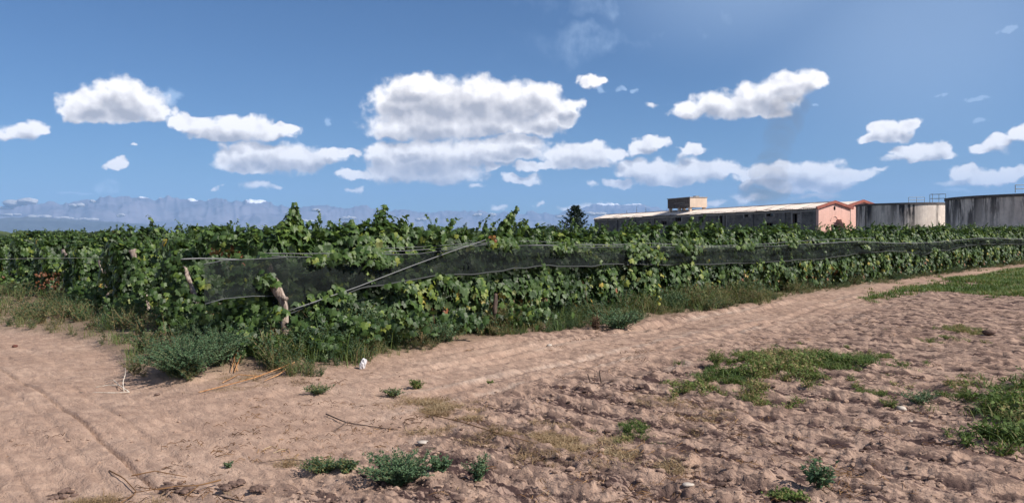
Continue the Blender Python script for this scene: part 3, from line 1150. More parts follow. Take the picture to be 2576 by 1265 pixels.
x1_, y1_ = polar(25.85, 145)
t1h = P(2267, 510, polar(25.85, 138)[1]).z
tA = round_tank(x1_, y1_, 6.8, t1h, 'streaked concrete storage tank next to the pink gable wall', 3)
x2_, y2_ = polar(33.9, 112)
t2h = P(2375, 500, polar(28.4, 111)[1]).z
tB = round_tank(x2_, y2_, 10.9, t2h, 'nearest and largest looking concrete storage tank at the end of the field', 8)
x3_, y3_ = x1_ + 18.6, y1_ - 9.6
tC = round_tank(x3_, y3_, 10.9, t1h, 'unseen concrete storage tank added behind the nearest one to shade the streaked tank', 13)  # hidden tank, added and placed to cast shade on the streaked one
# rails on the tanks


def local(e, px, py, Y):
    p = P(px, py, Y)
    return p.x - e.location.x, p.y - e.location.y


pa = local(tA, 2285, 500, y1_ - 5.6); pb = local(tA, 2325, 500, y1_ - 5.2)
railing(tA, [pa, ((pa[0] + pb[0]) / 2, (pa[1] + pb[1]) / 2), pb], .85, t1h)
pa = local(tA, 2345, 500, y1_ - 5.2); pb = local(tA, 2378, 500, y1_ - 5.2)
railing(tA, [pa, ((pa[0] * .8 + pb[0] * .2), pa[1] + 1.6), pb, (pb[0] - .2, pb[1] + 1.6), (pa[0] * .8 + pb[0] * .2, pa[1] + 1.6)], 1.35, t1h)
pa = local(tB, 2553, 484, y2_ - 9); pb = local(tB, 2610, 484, y2_ - 9)
railing(tB, [pa, ((pa[0] + pb[0]) / 2, (pa[1] + pb[1]) / 2), pb], .8, t2h)
# plinth wall in front of the tanks
q0, q1 = polar(22.4, 126), polar(36.5, 92)
dq = np.array(q1) - np.array(q0)
Lq = float(np.linalg.norm(dq))
pl = link('low_wall', box_mesh('low_wall', [(0, Lq, -.2, .2, -.3, 2.05)], M_dark2))
pl.location = (q0[0], q0[1], 0); pl.rotation_euler = (0, 0, math.atan2(dq[1], dq[0]))
tag(pl, 'dark low wall running along the foot of the concrete tanks', 'wall')


# ------------------------------------------------------------------ trees
def leaf_tree(name, loc, w, h, trunk_h, seed, mt, n, ls, label, group=None, lobes=7, conical=False):
    r = np.random.default_rng(seed)
    e = empty(name, loc, 0, label, 'tree', group)
    V, F = tube([(0, 0, -.2), (w * .01, 0, h * .35), (0, w * .01, h * .75)], [h * .035 + .05, h * .025 + .03, .03], 6)
    acc = Acc(); acc.add(V, F)
    for q in range(5):
        a = r.uniform(0, 6.28)
        acc.add(*tube([(0, 0, trunk_h * .8 + q * h * .06), (math.cos(a) * w * .18, math.sin(a) * w * .18, trunk_h + q * h * .08 + h * .08),
                       (math.cos(a) * w * .33, math.sin(a) * w * .33, trunk_h + q * h * .09 + h * .17)], [h * .014 + .02, h * .01 + .01, .01], 5))
    link('trunk', acc.mesh('trunk', M_bark), e)
    acc = Acc()
    cs = []
    for q in range(lobes):
        a = r.uniform(0, 6.28); rr = r.uniform(.1, .75) ** .7
        zc = trunk_h + (h - trunk_h) * r.uniform(.25, .85)
        cs.append((math.cos(a) * rr * w * .33, math.sin(a) * rr * w * .33, zc, w * r.uniform(.16, .27), (h - trunk_h) * r.uniform(.16, .30)))
    cs.append((0, 0, trunk_h + (h - trunk_h) * .62, w * .27, (h - trunk_h) * .38))
    per = n // len(cs)
    for (cx, cy, cz, rw, rh) in cs:
        d = r.normal(size=(per, 3)); d /= np.linalg.norm(d, axis=1)[:, None]
        rad = r.uniform(.6, 1.08, per)[:, None]
        pos = np.array([cx, cy, cz]) + d * rad * np.array([rw, rw, rh])
        place_leaves(acc, pos, d + r.normal(0, .5, (per, 3)) + np.array([0, 0, .4]), r.normal(0, 1, (per, 3)) - np.array([0, 0, .6]),
                     r.uniform(.7, 1.3, per) * ls, r.uniform(0, .75, per), DIAM)
    link('crown', acc.mesh('crown', mt), e)
    return e


M_tree = leaf_mat('far_tree_leaf', [(0, (.022, .036, .015)), (.5, (.042, .065, .024)), (1, (.075, .10, .04))], (.08, .10, .06), .7, .2, .15)
M_fir = leaf_mat('conifer_needle', [(0, (.014, .026, .022)), (.5, (.026, .042, .034)), (1, (.05, .07, .055))], (.04, .06, .05), .7, .2, .1)


def tree_at(px, ytop, ybase_guess, Y, wpx, seed, label, group, trunk=.25, n=1500, name='tree', mt=None, lobes=7):
    top = P(px, ytop, Y)
    w = wpx * Y / FPX
    h = top.z
    return leaf_tree(name, (top.x, Y, 0), w, h, h * trunk, seed, mt or M_tree, n, max(w * .05, .12), label, group, lobes)


TG = 'trees beyond the vineyard'
tree_at(158, 588, 0, 260, 58, 1, 'rounded dark tree poking above the vines, leftmost below the foothills', TG, .2, 2600)
tree_at(250, 581, 0, 250, 58, 2, 'taller rounded dark tree above the vines right of the leftmost one', TG, .2, 2600)
tree_at(305, 590, 0, 300, 50, 3, 'low olive tree beside the two rounded trees', TG, .2, 1500)
tree_at(873, 560, 0, 170, 40, 4, 'feathery grey-green tree between the vine shoots', TG, .15, 2200, lobes=5)
tree_at(1013, 574, 0, 300, 26, 5, 'small dark tree left of a far tree clump', TG, .15, 700)
tree_at(1085, 572, 0, 320, 50, 6, 'dark distant tree clump right of centre mountains', TG, .15, 1200)
tree_at(1170, 572, 0, 320, 60, 7, 'wide distant tree behind the thin vine shoot', TG, .15, 1200)
tree_at(1330, 572, 0, 300, 30, 8, 'small round tree just left of the conifer group', TG, .15, 800)
tree_at(1385, 568, 0, 280, 62, 9, 'broad hazy tree left of the conifer', TG, .15, 1600)
tree_at(1418, 570, 0, 240, 36, 10, 'small tree at the foot of the conifer', TG, .15, 900)


def conifer(loc, h, w, seed, label, group=None, nb=60, detail=True):
    r = np.random.default_rng(seed)
    e = empty('conifer_tree', loc, 0, label, 'tree', group)
    V, F = tube([(0, 0, -.2), (0, 0, h * .5), (0, 0, h * .99)], [h * .02 + .05, h * .012 + .03, .02], 6)
    a_ = Acc(); a_.add(V, F)
    link('trunk', a_.mesh('trunk', M_bark), e)
    acc = Acc()
    for q in range(nb):
        f = (q + .5) / nb
        z = h * (.12 + .86 * f)
        L = w * .5 * (1 - f) ** .75 * r.uniform(.65, 1.15) + w * .03
        a = q * 2.4 + r.uniform(-.3, .3)
        up = r.uniform(.25, .55)
        dx, dy = math.cos(a), math.sin(a)
        pts = np.array([(dx * L * t_, dy * L * t_, z + up * L * t_ ** 1.7 - .12 * L * math.sin(t_ * 3)) for t_ in (0, .35, .7, 1)])
        acc.add(*tube(pts, [.03 + L * .015, .02 + L * .01, .015, .006], 4), .1)
        m_ = 26 if detail else 8
        t_ = r.uniform(.15, 1, m_)
        pos = np.stack([np.interp(t_, (0, .35, .7, 1), pts[:, k]) for k in range(3)], 1)
        side = np.where(r.random(m_) < .5, 1, -1)
        tip = np.stack([dx * .9 - dy * side * .8, dy * .9 + dx * side * .8, r.uniform(.1, .8, m_)], 1)
        place_leaves(acc, pos, r.normal(0, .5, (m_, 3)) + np.array([0, 0, 1.0]), tip, (w * .12) * r.uniform(.7, 1.2, m_) * (1.1 - .5 * t_), r.uniform(0, 1, m_), SLIM)
    link('crown', acc.mesh('crown', M_fir), e)
    return e


Y = 125.0
pt = P(1447, 518, Y)
conifer((pt.x, Y, 0), pt.z, 104 * Y / FPX, 5, 'tall dark blue-green conifer left of the winery hall', None, 62)
Y = 190.0
pt = P(1528, 548, Y)
conifer((pt.x, Y, 0), pt.z, 16 * Y / FPX, 6, 'thin small conifer between the tall conifer and the hall roof', None, 40)
for i, (px, py) in enumerate(((1576, 527), (1601, 519), (1624, 521))):
    Y = 290.0
    pt = P(px, py, Y)
    conifer((pt.x, Y, 0), pt.z, 12 * Y / FPX, 20 + i, ('dark cypress tip just above the roof ridge, leftmost of three', 'tallest middle cypress tip above the roof ridge',
                                                      'cypress tip above the roof ridge nearest the roof tank')[i], 'cypresses behind the hall', 30, False)

# far tree line
acc = Acc()
r = np.random.default_rng(12)
for q in range(900):
    azd = r.uniform(-42, 42)
    d = r.uniform(600, 1500)
    hh = d * r.uniform(.0035, .0085) * (.5 + 1.0 * float(vnoise(azd * .35, 3.0, 2))) + 2
    V, F = lump(ICO1, (d * .012 * r.uniform(.6, 1.5), d * .008, hh * .5), q, .3, 2.0)
    x, y = polar(azd, d)
    acc.add(V + np.array((x, y, hh * .5)), F, r.uniform(0, 1))
tag(link('distant_woods', acc.mesh('distant_woods', M_tree)), 'dark line of distant woods along the horizon', kind='stuff')

# ------------------------------------------------------------------ smoke
sm, ts_ = mat('dark_smoke')
vn_ = ts_.n('ShaderNodeVolumePrincipled')
vn_.inputs['Color'].default_value = (.30, .30, .31, 1)
vn_.inputs['Density'].default_value = .014
finish(ts_, None, vn_.outputs[0])
acc = Acc()
for i, (px, py, hw, hh) in enumerate([(1925, 478, 46, 30), (1935, 440, 34, 34), (1942, 405, 30, 34), (1955, 372, 24, 36), (1962, 338, 30, 36), (1978, 302, 34, 34), (1990, 270, 34, 30)]):
    Y = 520.0
    c = P(px, py, Y)
    V, F = lump(ICO3, (hw * 1.45 * Y / FPX, hw * Y / FPX * 1.1, hh * 1.2 * Y / FPX), i * 3 + 2, .3, 1.6)
    if i == 0:
        SMK = []
    SMK.append((V + np.array(c), F))
for V, F in SMK:
    acc.add(V, F)
tag(link('smoke', acc.mesh('smoke', sm)), 'faint dark smoke column rising behind the winery hall', kind='stuff')

# ------------------------------------------------------------------ grapevines
def shoot_geo(acc, seed, pts, leaf0=.12, n=16, tint=(.25, .75), wood=None):
    """a cane through pts with alternate leaves growing smaller to the tip"""
    r = np.random.default_rng(seed)
    pts = np.asarray(pts, float)
    t = np.linspace(0, 1, len(pts))
    tt = np.linspace(0, 1, 9)
    P_ = np.stack([np.interp(tt, t, pts[:, k]) for k in range(3)], 1)
    # round the polyline
    for _ in range(2):
        P_[1:-1] = (P_[:-2] + 2 * P_[1:-1] + P_[2:]) / 4
    (wood if wood is not None else acc).add(*tube(P_, np.linspace(.006, .0025, 9), 4), .45)
    s = (np.arange(n) + .5) / n
    pos = np.stack([np.interp(s, tt, P_[:, k]) for k in range(3)], 1)
    a = r.uniform(0, 6.28, n)
    out = np.stack([np.cos(a), np.sin(a) * .9, r.uniform(-.1, .6, n)], 1)
    size = leaf0 * (1.08 - .6 * s) * r.uniform(.8, 1.2, n)
    pos = pos + out * size[:, None] * .35
    nm = out * .9 + r.normal(0, .35, (n, 3)) + np.array([0, 0, .35])
    tip = np.stack([out[:, 0] * .5, out[:, 1] * .5, r.uniform(-1.1, -.2, n)], 1)
    place_leaves(acc, pos, nm, tip, size, r.uniform(tint[0], tint[1], n), GRAPE)


def vine_foliage(seed, L=2.15, n=1500, top=2.02, low=.42, lsize=.115, end=0, front_bias=.5, tmpl=GRAPE, ragged=.12):
    r = np.random.default_rng(seed)
    acc = Acc()
    # outer skin of hanging leaves on both sides and on top
    x = r.uniform(-L / 2 - .1, L / 2 + .1, n)
    u = r.random(n)
    topx = top - .10 + ragged * 2 * (vnoise(x * 1.7 + seed, 0 * x, seed) - .5) + ragged * (vnoise(x * 5 + seed, 0 * x, seed + 1) - .5)
    lowx = low + .30 * (vnoise(x * 1.3 + seed * 2, 0 * x, seed + 5) - .35)
    z = lowx + (topx - lowx) * u ** .85
    side = np.where(r.random(n) < front_bias, -1.0, 1.0)
    f = (z - low) / (top - low)
    half = .20 + .30 * np.sin(np.clip(f * 1.15, 0, 1) * math.pi) ** .6 * (1 - .35 * np.clip(f - .6, 0, 1))
    cl = vnoise(x * 2.6 + seed, z * 2.6 + side * 7, seed + 2)
    half = half + (cl - .5) * .34
    y = side * half * np.where(r.random(n) < .25, r.uniform(.2, .9, n), r.uniform(.85, 1.08, n))
    ontop = z > topx - .16
    y = np.where(ontop, r.uniform(-1, 1, n) * (half + .02), y)
    keep = (vnoise(x * 3.1 + 9 + seed, z * 3.1 + side * 3, seed + 3) > .27) | (r.random(n) < .3)
    x, y, z, side, ontop, f, cl = (a[keep] for a in (x, y, z, side, ontop, f, cl))
    n = len(x)
    nm = np.stack([r.normal(0, .45, n), side * 1.0, .35 + r.normal(0, .35, n)], 1)
    nm[ontop] = np.stack([r.normal(0, .5, ontop.sum()), r.normal(0, .5, ontop.sum()), np.full(ontop.sum(), 1.0)], 1)
    if end:
        m = (x * end > L / 2 - .12)
        nm[m] = np.stack([np.full(m.sum(), end * 1.0), r.normal(0, .4, m.sum()), r.normal(.3, .3, m.sum())], 1)
    tip = np.stack([r.normal(0, .45, n), side * .25, -np.ones(n)], 1)
    tip[ontop] += np.array([0, 0, .6])
    size = lsize * r.uniform(.6, 1.3, n) * (.8 + .35 * np.clip(1 - abs(f - .5), 0, 1))
    tint = np.clip(-.12 + .70 * cl + r.normal(0, .20, n) + .12 * f, 0, .84)
    # yellowing and browning leaves low down
    odd = r.random(n)
    tint = np.where((f < .45) & (odd < .04), r.uniform(.8, .94, n), tint)
    tint = np.where((f < .30) & (odd > .96), r.uniform(.94, 1.0, n), tint)
    tint = np.where((odd > .992), r.uniform(.84, .92, n), tint)
    place_leaves(acc, np.stack([x, y, z], 1), nm, tip, size, tint, tmpl)
    # dense inside so that no light shines through, its shade put in as dark tints
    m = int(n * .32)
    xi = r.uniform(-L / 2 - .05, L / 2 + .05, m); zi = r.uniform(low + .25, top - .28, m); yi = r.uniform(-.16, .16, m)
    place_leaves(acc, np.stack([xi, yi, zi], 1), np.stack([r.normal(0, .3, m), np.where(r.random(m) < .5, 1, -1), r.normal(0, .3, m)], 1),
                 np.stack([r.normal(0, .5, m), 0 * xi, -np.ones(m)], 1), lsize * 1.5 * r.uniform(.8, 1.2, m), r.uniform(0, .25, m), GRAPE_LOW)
    # short canes over the top
    for q in range(int(L * 3.4)):
        x0 = r.uniform(-L / 2, L / 2); h_ = r.choice([.10, .16, .24, .34], p=[.25, .3, .27, .18])
        a = r.normal(0, .5)
        shoot_geo(acc, seed * 31 + q, [(x0, r.uniform(-.15, .15), top - .2), (x0 + a * .1, r.uniform(-.1, .1), top + h_ * .5), (x0 + a * .25, r.uniform(-.2, .1), top + h_)],
                  .095, int(5 + h_ * 22), (.3, .8))
    # drooping canes below the skirt
    for q in range(int(L * 2)):
        x0 = r.uniform(-L / 2, L / 2)
        yy = r.choice([-1, 1]) * r.uniform(.25, .45)
        pts = [(x0, yy * .5, 1.1), (x0 + r.normal(0, .1), yy, .8), (x0 + r.normal(0, .2), yy * 1.15, r.uniform(.15, .45))]
        acc.add(*tube(pts, [.006, .005, .003], 4), .99)
    return acc


def vine_trunk(seed):
    r = np.random.default_rng(seed)
    acc = Acc()
    a, b = r.normal(0, .12), r.normal(0, .08)
    acc.add(*tube([(0, 0, -.05), (a * .4, b, .3), (a * 1.2, b * 1.5, .62), (a, b, .95)], [.055, .04, .038, .045], 7))
    acc.add(*tube([(a, b, .93), (a + .3, b * .5, 1.12), (a + .95, 0, 1.15)], [.035, .025, .015], 6))
    acc.add(*tube([(a, b, .93), (a - .3, b * .5, 1.10), (a - .95, 0, 1.13)], [.035, .025, .015], 6))
    return acc.mesh('trunk', M_bark, True)


NV = 8
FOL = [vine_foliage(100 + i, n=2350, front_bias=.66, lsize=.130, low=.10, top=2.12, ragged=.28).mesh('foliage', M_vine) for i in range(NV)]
TRK_M = [vine_trunk(40 + i) for i in range(4)]
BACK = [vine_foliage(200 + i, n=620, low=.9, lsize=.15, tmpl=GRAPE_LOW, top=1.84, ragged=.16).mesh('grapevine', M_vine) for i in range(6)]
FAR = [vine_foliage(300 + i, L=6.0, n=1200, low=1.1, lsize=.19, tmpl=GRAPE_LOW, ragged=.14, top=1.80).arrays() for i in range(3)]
LEAF_M = [np_mesh('leaf', GV * np.array([1, 1, z_]), GF, M_vine, {'tint': np.full(len(GV), t_)}) for z_, t_ in ((1, .35), (1.5, .5), (.7, .62), (1.2, .2), (.9, .72), (1.1, .9))]

# shoots of the front row read from the picture: x of the foot, x of the tip, y of the tip, leaves, seed
SHOOTS = [(775, 770, 556, 14, 61), (838, 845, 566, 12, 62), (1005, 1020, 552, 16, 63), (1040, 1035, 560, 14, 64), (1100, 1095, 568, 12, 65), (1215, 1225, 560, 14, 66), (1330, 1322, 552, 16, 67), (1440, 1452, 566, 12, 68), (1520, 1512, 562, 12, 69), (1610, 1622, 558, 14, 70), (1690, 1700, 556, 14, 71), (1790, 1800, 562, 12, 72), (1870, 1880, 566, 12, 73), (1960, 1950, 570, 10, 74), (728, 742, 508, 30, 1), (712, 728, 545, 20, 2), (756, 740, 522, 26, 3), (815, 785, 562, 14, 4), (850, 830, 554, 16, 5), (905, 882, 552, 18, 6), (948, 967, 513, 26, 7),
          (936, 925, 548, 16, 8), (975, 1010, 556, 14, 9), (1060, 1048, 570, 10, 10), (1125, 1143, 546, 14, 11), (1165, 1175, 560, 12, 12), (1255, 1302, 519, 30, 13),
          (1272, 1285, 530, 24, 14), (1300, 1315, 548, 16, 15), (1345, 1352, 560, 10, 16), (1392, 1388, 566, 10, 17), (1480, 1500, 560, 12, 18), (1560, 1572, 552, 12, 19), (1640, 1655, 560, 12, 20),
          (1716, 1742, 545, 20, 21), (1735, 1775, 540, 16, 22), (1830, 1862, 566, 14, 23), (1905, 1922, 556, 16, 24), (2010, 2003, 562, 12, 25), (2095, 2102, 574, 10, 26)]
MAIN_LABELS = {
    1: 'vine with the tallest dense leafy shoot standing up near the corner of the row',
    7: 'vine with a tall leaning leafy shoot against the sky right of the tallest one',
    13: 'vine with the big shoot leaning right, where the slanting net rope meets the top',
    21: 'vine whose arching shoots reach up in front of the hall wall',
}
front = []
rr_ = random.Random(3)
n_front = 34
ORD = ('first second third fourth fifth sixth seventh eighth ninth tenth eleventh twelfth thirteenth fourteenth fifteenth sixteenth seventeenth eighteenth nineteenth twentieth '
       'twenty-first twenty-second twenty-third twenty-fourth twenty-fifth twenty-sixth twenty-seventh twenty-eighth twenty-ninth thirtieth thirty-first thirty-second thirty-third thirty-fourth').split()
for i in range(n_front):
    s = .9 + i * 2.05
    front.append(empty('grapevine', row_pt(0, s, 0, .02), ROW_RZ + rr_.uniform(-.03, .03),
                       'front-row grapevine behind the shade net, %s from the corner post' % ORD[i], 'grapevine', 'grapevines of the netted front row'))
for i, e in enumerate(front):
    f = link('foliage', FOL[(i * 3) % NV], e)
    # local y is away from the track when the row runs away to the right: put the full side to the track
    f.scale = (1, 1, 1)
    if i % 2: f.scale = (-1, 1, 1)
    e.scale = (1, 1, 1 + rr_.uniform(-.02, .03))
    f['kind'] = 'stuff'
    link('trunk', TRK_M[i % 4], e)
    if i < 12:
        r = np.random.default_rng(900 + i)
        for q in range(46 if i < 9 else 30):
            lf = link('leaf', LEAF_M[int(r.choice([0, 0, 1, 1, 2, 3, 3, 4, 5], 1)[0])], e)
            zz = r.choice([r.uniform(.55, 1.15), r.uniform(.75, 1.9)])
            lf.location = (r.uniform(-1.05, 1.05), -(.50 + .10 * math.sin(zz * 3) + r.uniform(-.04, .08)) if not (.95 < zz < 1.72) else -r.uniform(.44, .52), zz)
            sc = r.uniform(.10, .16)
            lf.scale = (sc, sc, sc)
            lf.rotation_euler = (R(-90) + r.normal(0, .45) + math.pi * 0, math.pi * 0 + r.normal(0, .5), r.normal(0, .35))
            # tips hang down: local y towards -z, normal towards the track
            lf.rotation_euler = (R(-70) + r.normal(0, .3), r.normal(0, .35), r.normal(0, .5))
for (xf, xt, yt, nl, sd_) in SHOOTS:
    s = s_at(xf, 0, .15)
    k = int(min(max(round((s - .9) / 2.05), 0), n_front - 1))
    e = front[k]
    foot = row_pt(0, s, .12, 1.72)
    Yd = foot.y
    tipp = P(xt, yt, Yd + .1)
    mid = (foot + tipp) / 2 + Vector(((xf - xt) * .0015, 0, .05))
    inv = (Matrix.Translation(e.location) @ Matrix.Rotation(e.rotation_euler.z, 4, 'Z') @ Matrix.Diagonal((1, 1, e.scale.z, 1))).inverted()
    acc = Acc()
    pts = [inv @ foot, inv @ mid, inv @ tipp]
    shoot_geo(acc, sd_, pts, .17 + .02 * (nl > 20), int(nl * 1.4), (.25, .80 if sd_ not in (3,) else .86))
    if nl >= 20:
        shoot_geo(acc, sd_ + 70, [pts[0] + Vector((.12, .05, 0)), pts[1] + Vector((.10, .03, 0)), pts[1] * .25 + pts[2] * .75 + Vector((.04, .02, 0))], .15, nl, (.15, .7))
        shoot_geo(acc, sd_ + 90, [pts[0] - Vector((.16, .05, 0)), pts[1] - Vector((.13, .0, 0)), (pts[1] + pts[2]) / 2 - Vector((.10, .02, 0))], .14, nl - 6, (.15, .75))
    link('shoot', acc.mesh('shoot', M_vine), e)
    if sd_ in MAIN_LABELS:
        e['label'] = MAIN_LABELS[sd_]

front[0]['label'] = 'corner grapevine at the near end of the front row, wrapped round the crooked post'

# row ends at the left and the rows behind
END_LABELS = ['end vine of the second row, thin dead canes round its slanting post', 'end vine of the third row, between two slanting pale posts',
              'end vine of the fourth row with reddish dry leaves low down', 'end vine of the fifth row with a patch of brown dead leaves']
r2_ = random.Random(8)
ENDF = [vine_foliage(400 + i, n=2700, end=-1, low=.08, front_bias=.6, lsize=.130, top=2.06, ragged=.26).mesh('foliage', M_vine) for i in range(3)]
for k in range(1, 9):
    for j in range(3 if k < 6 else 2):
        s = .55 + j * 2.05
        lab = END_LABELS[k - 1] if (j == 0 and k <= 4) else 'shaded leafy grapevine, %s from the left end of the %s row' % (ORD[j], ORD[k])
        e = empty('grapevine', row_pt(k, s, 0, .03), ROW_RZ + r2_.uniform(-.04, .04), lab, 'grapevine', 'grapevines at the left ends of the rows')
        f = link('foliage', ENDF[(k + j) % 3] if j == 0 else FOL[(k * 2 + j) % NV], e)
        f['kind'] = 'stuff'
        f.scale = (1, r2_.choice((-1, 1)), r2_.uniform(.97, 1.05))
        link('trunk', TRK_M[(k + j) % 4], e)
# end shoots over the left rows
for (px, py, Yd, nl, sd_, lean) in ((372, 539, 19.5, 14, 31, .02), (320, 563, 20, 14, 32, -.02), (358, 585, 19, 8, 33, 0), (408, 573, 18, 10, 34, .01), (455, 578, 17.4, 10, 35, -.01), (487, 577, 17, 8, 36, 0),
                                    (535, 582, 16.6, 8, 37, 0), (572, 572, 15.6, 12, 38, -.01), (598, 569, 15.2, 14, 39, 0), (628, 576, 15.0, 10, 40, 0), (655, 578, 14.8, 10, 41, 0), (690, 585, 14.6, 10, 42, 0),
                                    (345, 577, 18.6, 12, 50, 0), (430, 585, 16.8, 10, 51, 0), (512, 578, 16.4, 12, 52, 0), (610, 572, 15.0, 16, 53, 0), (640, 566, 14.8, 14, 54, .02), (675, 574, 14.4, 14, 55, 0), (705, 560, 14.2, 18, 56, 0), (140, 590, 26, 10, 57, 0), (195, 586, 24, 10, 58, 0), (280, 583, 20.5, 12, 59, 0), (97, 592, 30, 8, 43, 0), (240, 592, 24, 8, 44, 0)):
    tipp = P(px, py, Yd)
    lx = 30 * Yd / FPX * (1 if px < 450 else -.2)
    root = Vector((tipp.x + lx, tipp.y, 1.75))
    e = empty('vine_shoot', root, 0, None)
    acc = Acc()
    m_ = (tipp - root)
    shoot_geo(acc, sd_, [(0, 0, 0), tuple(m_ * .5 + Vector((lean, 0, .06))), tuple(m_)], .15, int(nl * 1.6), (.25, .75))
    bpy.data.objects.remove(e)
    # belongs to the nearest vine
    cand = [o for o in COL.objects if o.name.startswith('grapevine') and o.parent is None and o.type == 'EMPTY']
    best = min(cand, key=lambda o: (o.location.xy - root.xy).length)
    mo = link('shoot', acc.mesh('shoot', M_vine), best)
    mo.matrix_parent_inverse = (Matrix.Translation(best.location) @ Matrix.Rotation(best.rotation_euler.z, 4, 'Z') @ Matrix.Diagonal((1, 1, best.scale.z, 1))).inverted()
    mo.location = root

# rows behind: one object per vine, up to the limit
cnt = len(front) + 22
behind = []
for k in range(1, 16):
    for j in range(0, 60):
        s = .55 + j * 2.05
        if k < 9 and j < (3 if k < 6 else 2): continue
        p = row_pt(k, s)
        q = p.x / p.y
        if q < -.70 or q > .70: continue
        behind.append((p.y, k, j, p))
behind.sort(key=lambda a: a[0])
ind = behind[:245]
rest = behind[245:]
for (_, k, j, p) in ind:
    o = link('grapevine', BACK[(k * 5 + j * 3) % 6])
    o.location = (p.x, p.y, .02)
    o.rotation_euler = (0, 0, ROW_RZ)
    o.scale = (r2_.choice((-1, 1)), r2_.choice((-1, 1)), r2_.uniform(.95, 1.07))
    tag(o, 'grapevine in the rows behind, showing only its leafy top', 'grapevine', 'grapevines of the rows behind')
acc = Acc()
for (_, k, j, p) in rest:
    if j % 3: continue
    V, F, A = FAR[(k + j) % 3]
    c, s_ = math.cos(ROW_RZ), math.sin(ROW_RZ)
    zs = r2_.uniform(.94, 1.06)
    V2 = np.stack([V[:, 0] * c - V[:, 1] * s_ + p.x, V[:, 0] * s_ + V[:, 1] * c + p.y, V[:, 2] * zs], 1)
    acc.add(V2, F, A)
for k in range(16, 44, 2):
    for j in range(0, 120, 3):
        p = row_pt(k, .5 + j * 2.05)
        q = p.x / p.y
        if q < -.70 or q > .66 or (p.y > 124 and p.x > 20): continue
        V, F, A = FAR[(k + j) % 3]
        sel = np.arange((k + j) % 3, len(F), 3) if k > 24 else np.arange(0, len(F), 2)
        c, s_ = math.cos(ROW_RZ), math.sin(ROW_RZ)
        V2 = np.stack([V[:, 0] * c - V[:, 1] * s_ + p.x, V[:, 0] * s_ + V[:, 1] * c + p.y, V[:, 2]], 1)
        Fs = F[F[:, 0] % 7 < 7][: len(F) // 2] if k > 24 else F
        used, invx = np.unique(Fs.ravel(), return_inverse=True)
        acc.add(V2[used], invx.reshape(-1, 3), A[used])
print('far vineyard tris', sum(len(f) for f in acc.F))
tag(link('distant_vineyard', acc.mesh('distant_vineyard', M_vine)), 'mass of vine rows stretching back to the hall and the woods', kind='stuff')


# ------------------------------------------------------------------ posts
def post(name, pts, rads, label, group=None, cat='post', mt=None, sides=9, stubs=()):
    base = Vector(pts[0])
    e = Acc()
    n = 12
    t = np.linspace(0, 1, len(pts)); tt = np.linspace(0, 1, n)
    P_ = np.stack([np.interp(tt, t, np.array(pts)[:, k]) for k in range(3)], 1) - np.array(base)
    rd = np.interp(tt, t, rads)
    V, F = tube(P_, rd, sides)
    V = V + (vnoise(V[:, 0] * 14 + V[:, 1] * 9, V[:, 2] * 7, 5) - .5)[:, None] * .035 * np.array([1, 1, .2])
    e.add(V, F)
    for st in stubs:
        e.add(*tube(np.array(st[0]) - np.array(base), st[1], 6))
    o = link(name, e.mesh(name, mt or M_post, True))
    o.location = base
    return tag(o, label, cat, group)


EP = 'end posts of the vine rows'
Yc = 13.0
post('vine_post', [P(724, 900, 12.6), P(714, 800, 12.7), P(716, 765, 12.7), P(692, 722, 12.75), P(676, 670, 12.95), P(664, 636, 13.0)], [.06, .055, .055, .095, .04, .035],
     'thick crooked pale post at the corner of the front row', EP, stubs=[([P(700, 745, 12.7), P(722, 752, 12.6)], .035)])
post('vine_post', [P(522, 865, 14.9), P(498, 770, 15.3), P(480, 715, 15.6), P(462, 670, 15.9)], [.045, .045, .042, .038],
     'slanting pale barkless post left of the corner, its lower part in the weeds', EP)
post('vine_post', [P(384, 825, 17.6), P(374, 780, 18.0), P(363, 740, 18.4)], [.06, .055, .045], 'short slanting pale post two rows left of the corner', EP)
post('vine_post', [P(280, 780, 21.0), P(272, 730, 21.2), P(262, 690, 21.4), P(250, 655, 21.8)], [.075, .07, .065, .05], 'dark barked post with a pale top, third row end from the corner', EP)
post('vine_post', [P(192, 690, 24), P(176, 655, 24.4), P(160, 632, 25)], [.07, .06, .08], 'post with a pale head at the left, fourth row end', EP)
for (px, py, Yd, lb) in ((447, 633, 16.4, 'rounded dark post head with grey cut end above the second row'), (331, 629, 19.4, 'grey knobbly post head above the third row'),
                         (240, 629, 23.4, 'small grey post head above the fourth row'), (58, 634, 33, 'small pale post head near the left edge of the vineyard')):
    p = P(px, py, Yd)
    post('vine_post', [(p.x + .12, p.y + .05, 1.0), (p.x + .08, p.y, p.z - .22), (p.x, p.y, p.z)], [.05, .06, .10], lb, EP, sides=8)
for (px, py0, py1, Yd, lb) in ((1244, 835, 738, 16.2, 'thin upright stake among the leaves under the net, left of centre'), (742, 868, 800, 12.6, None)):
    if lb:
        post('stake', [P(px, py0, Yd), P(px + 1, (py0 + py1) / 2, Yd), P(px + 2, py1, Yd)], [.045, .04, .04], lb, None, 'stake', M_twig)

# ------------------------------------------------------------------ shade net, ropes, wires
NT_ = .64                                     # distance of the net in front of the row


def row_xy_at(px, t=NT_):
    s = s_at(px, 0, t)
    p = row_pt(0, s, t)
    return s, p


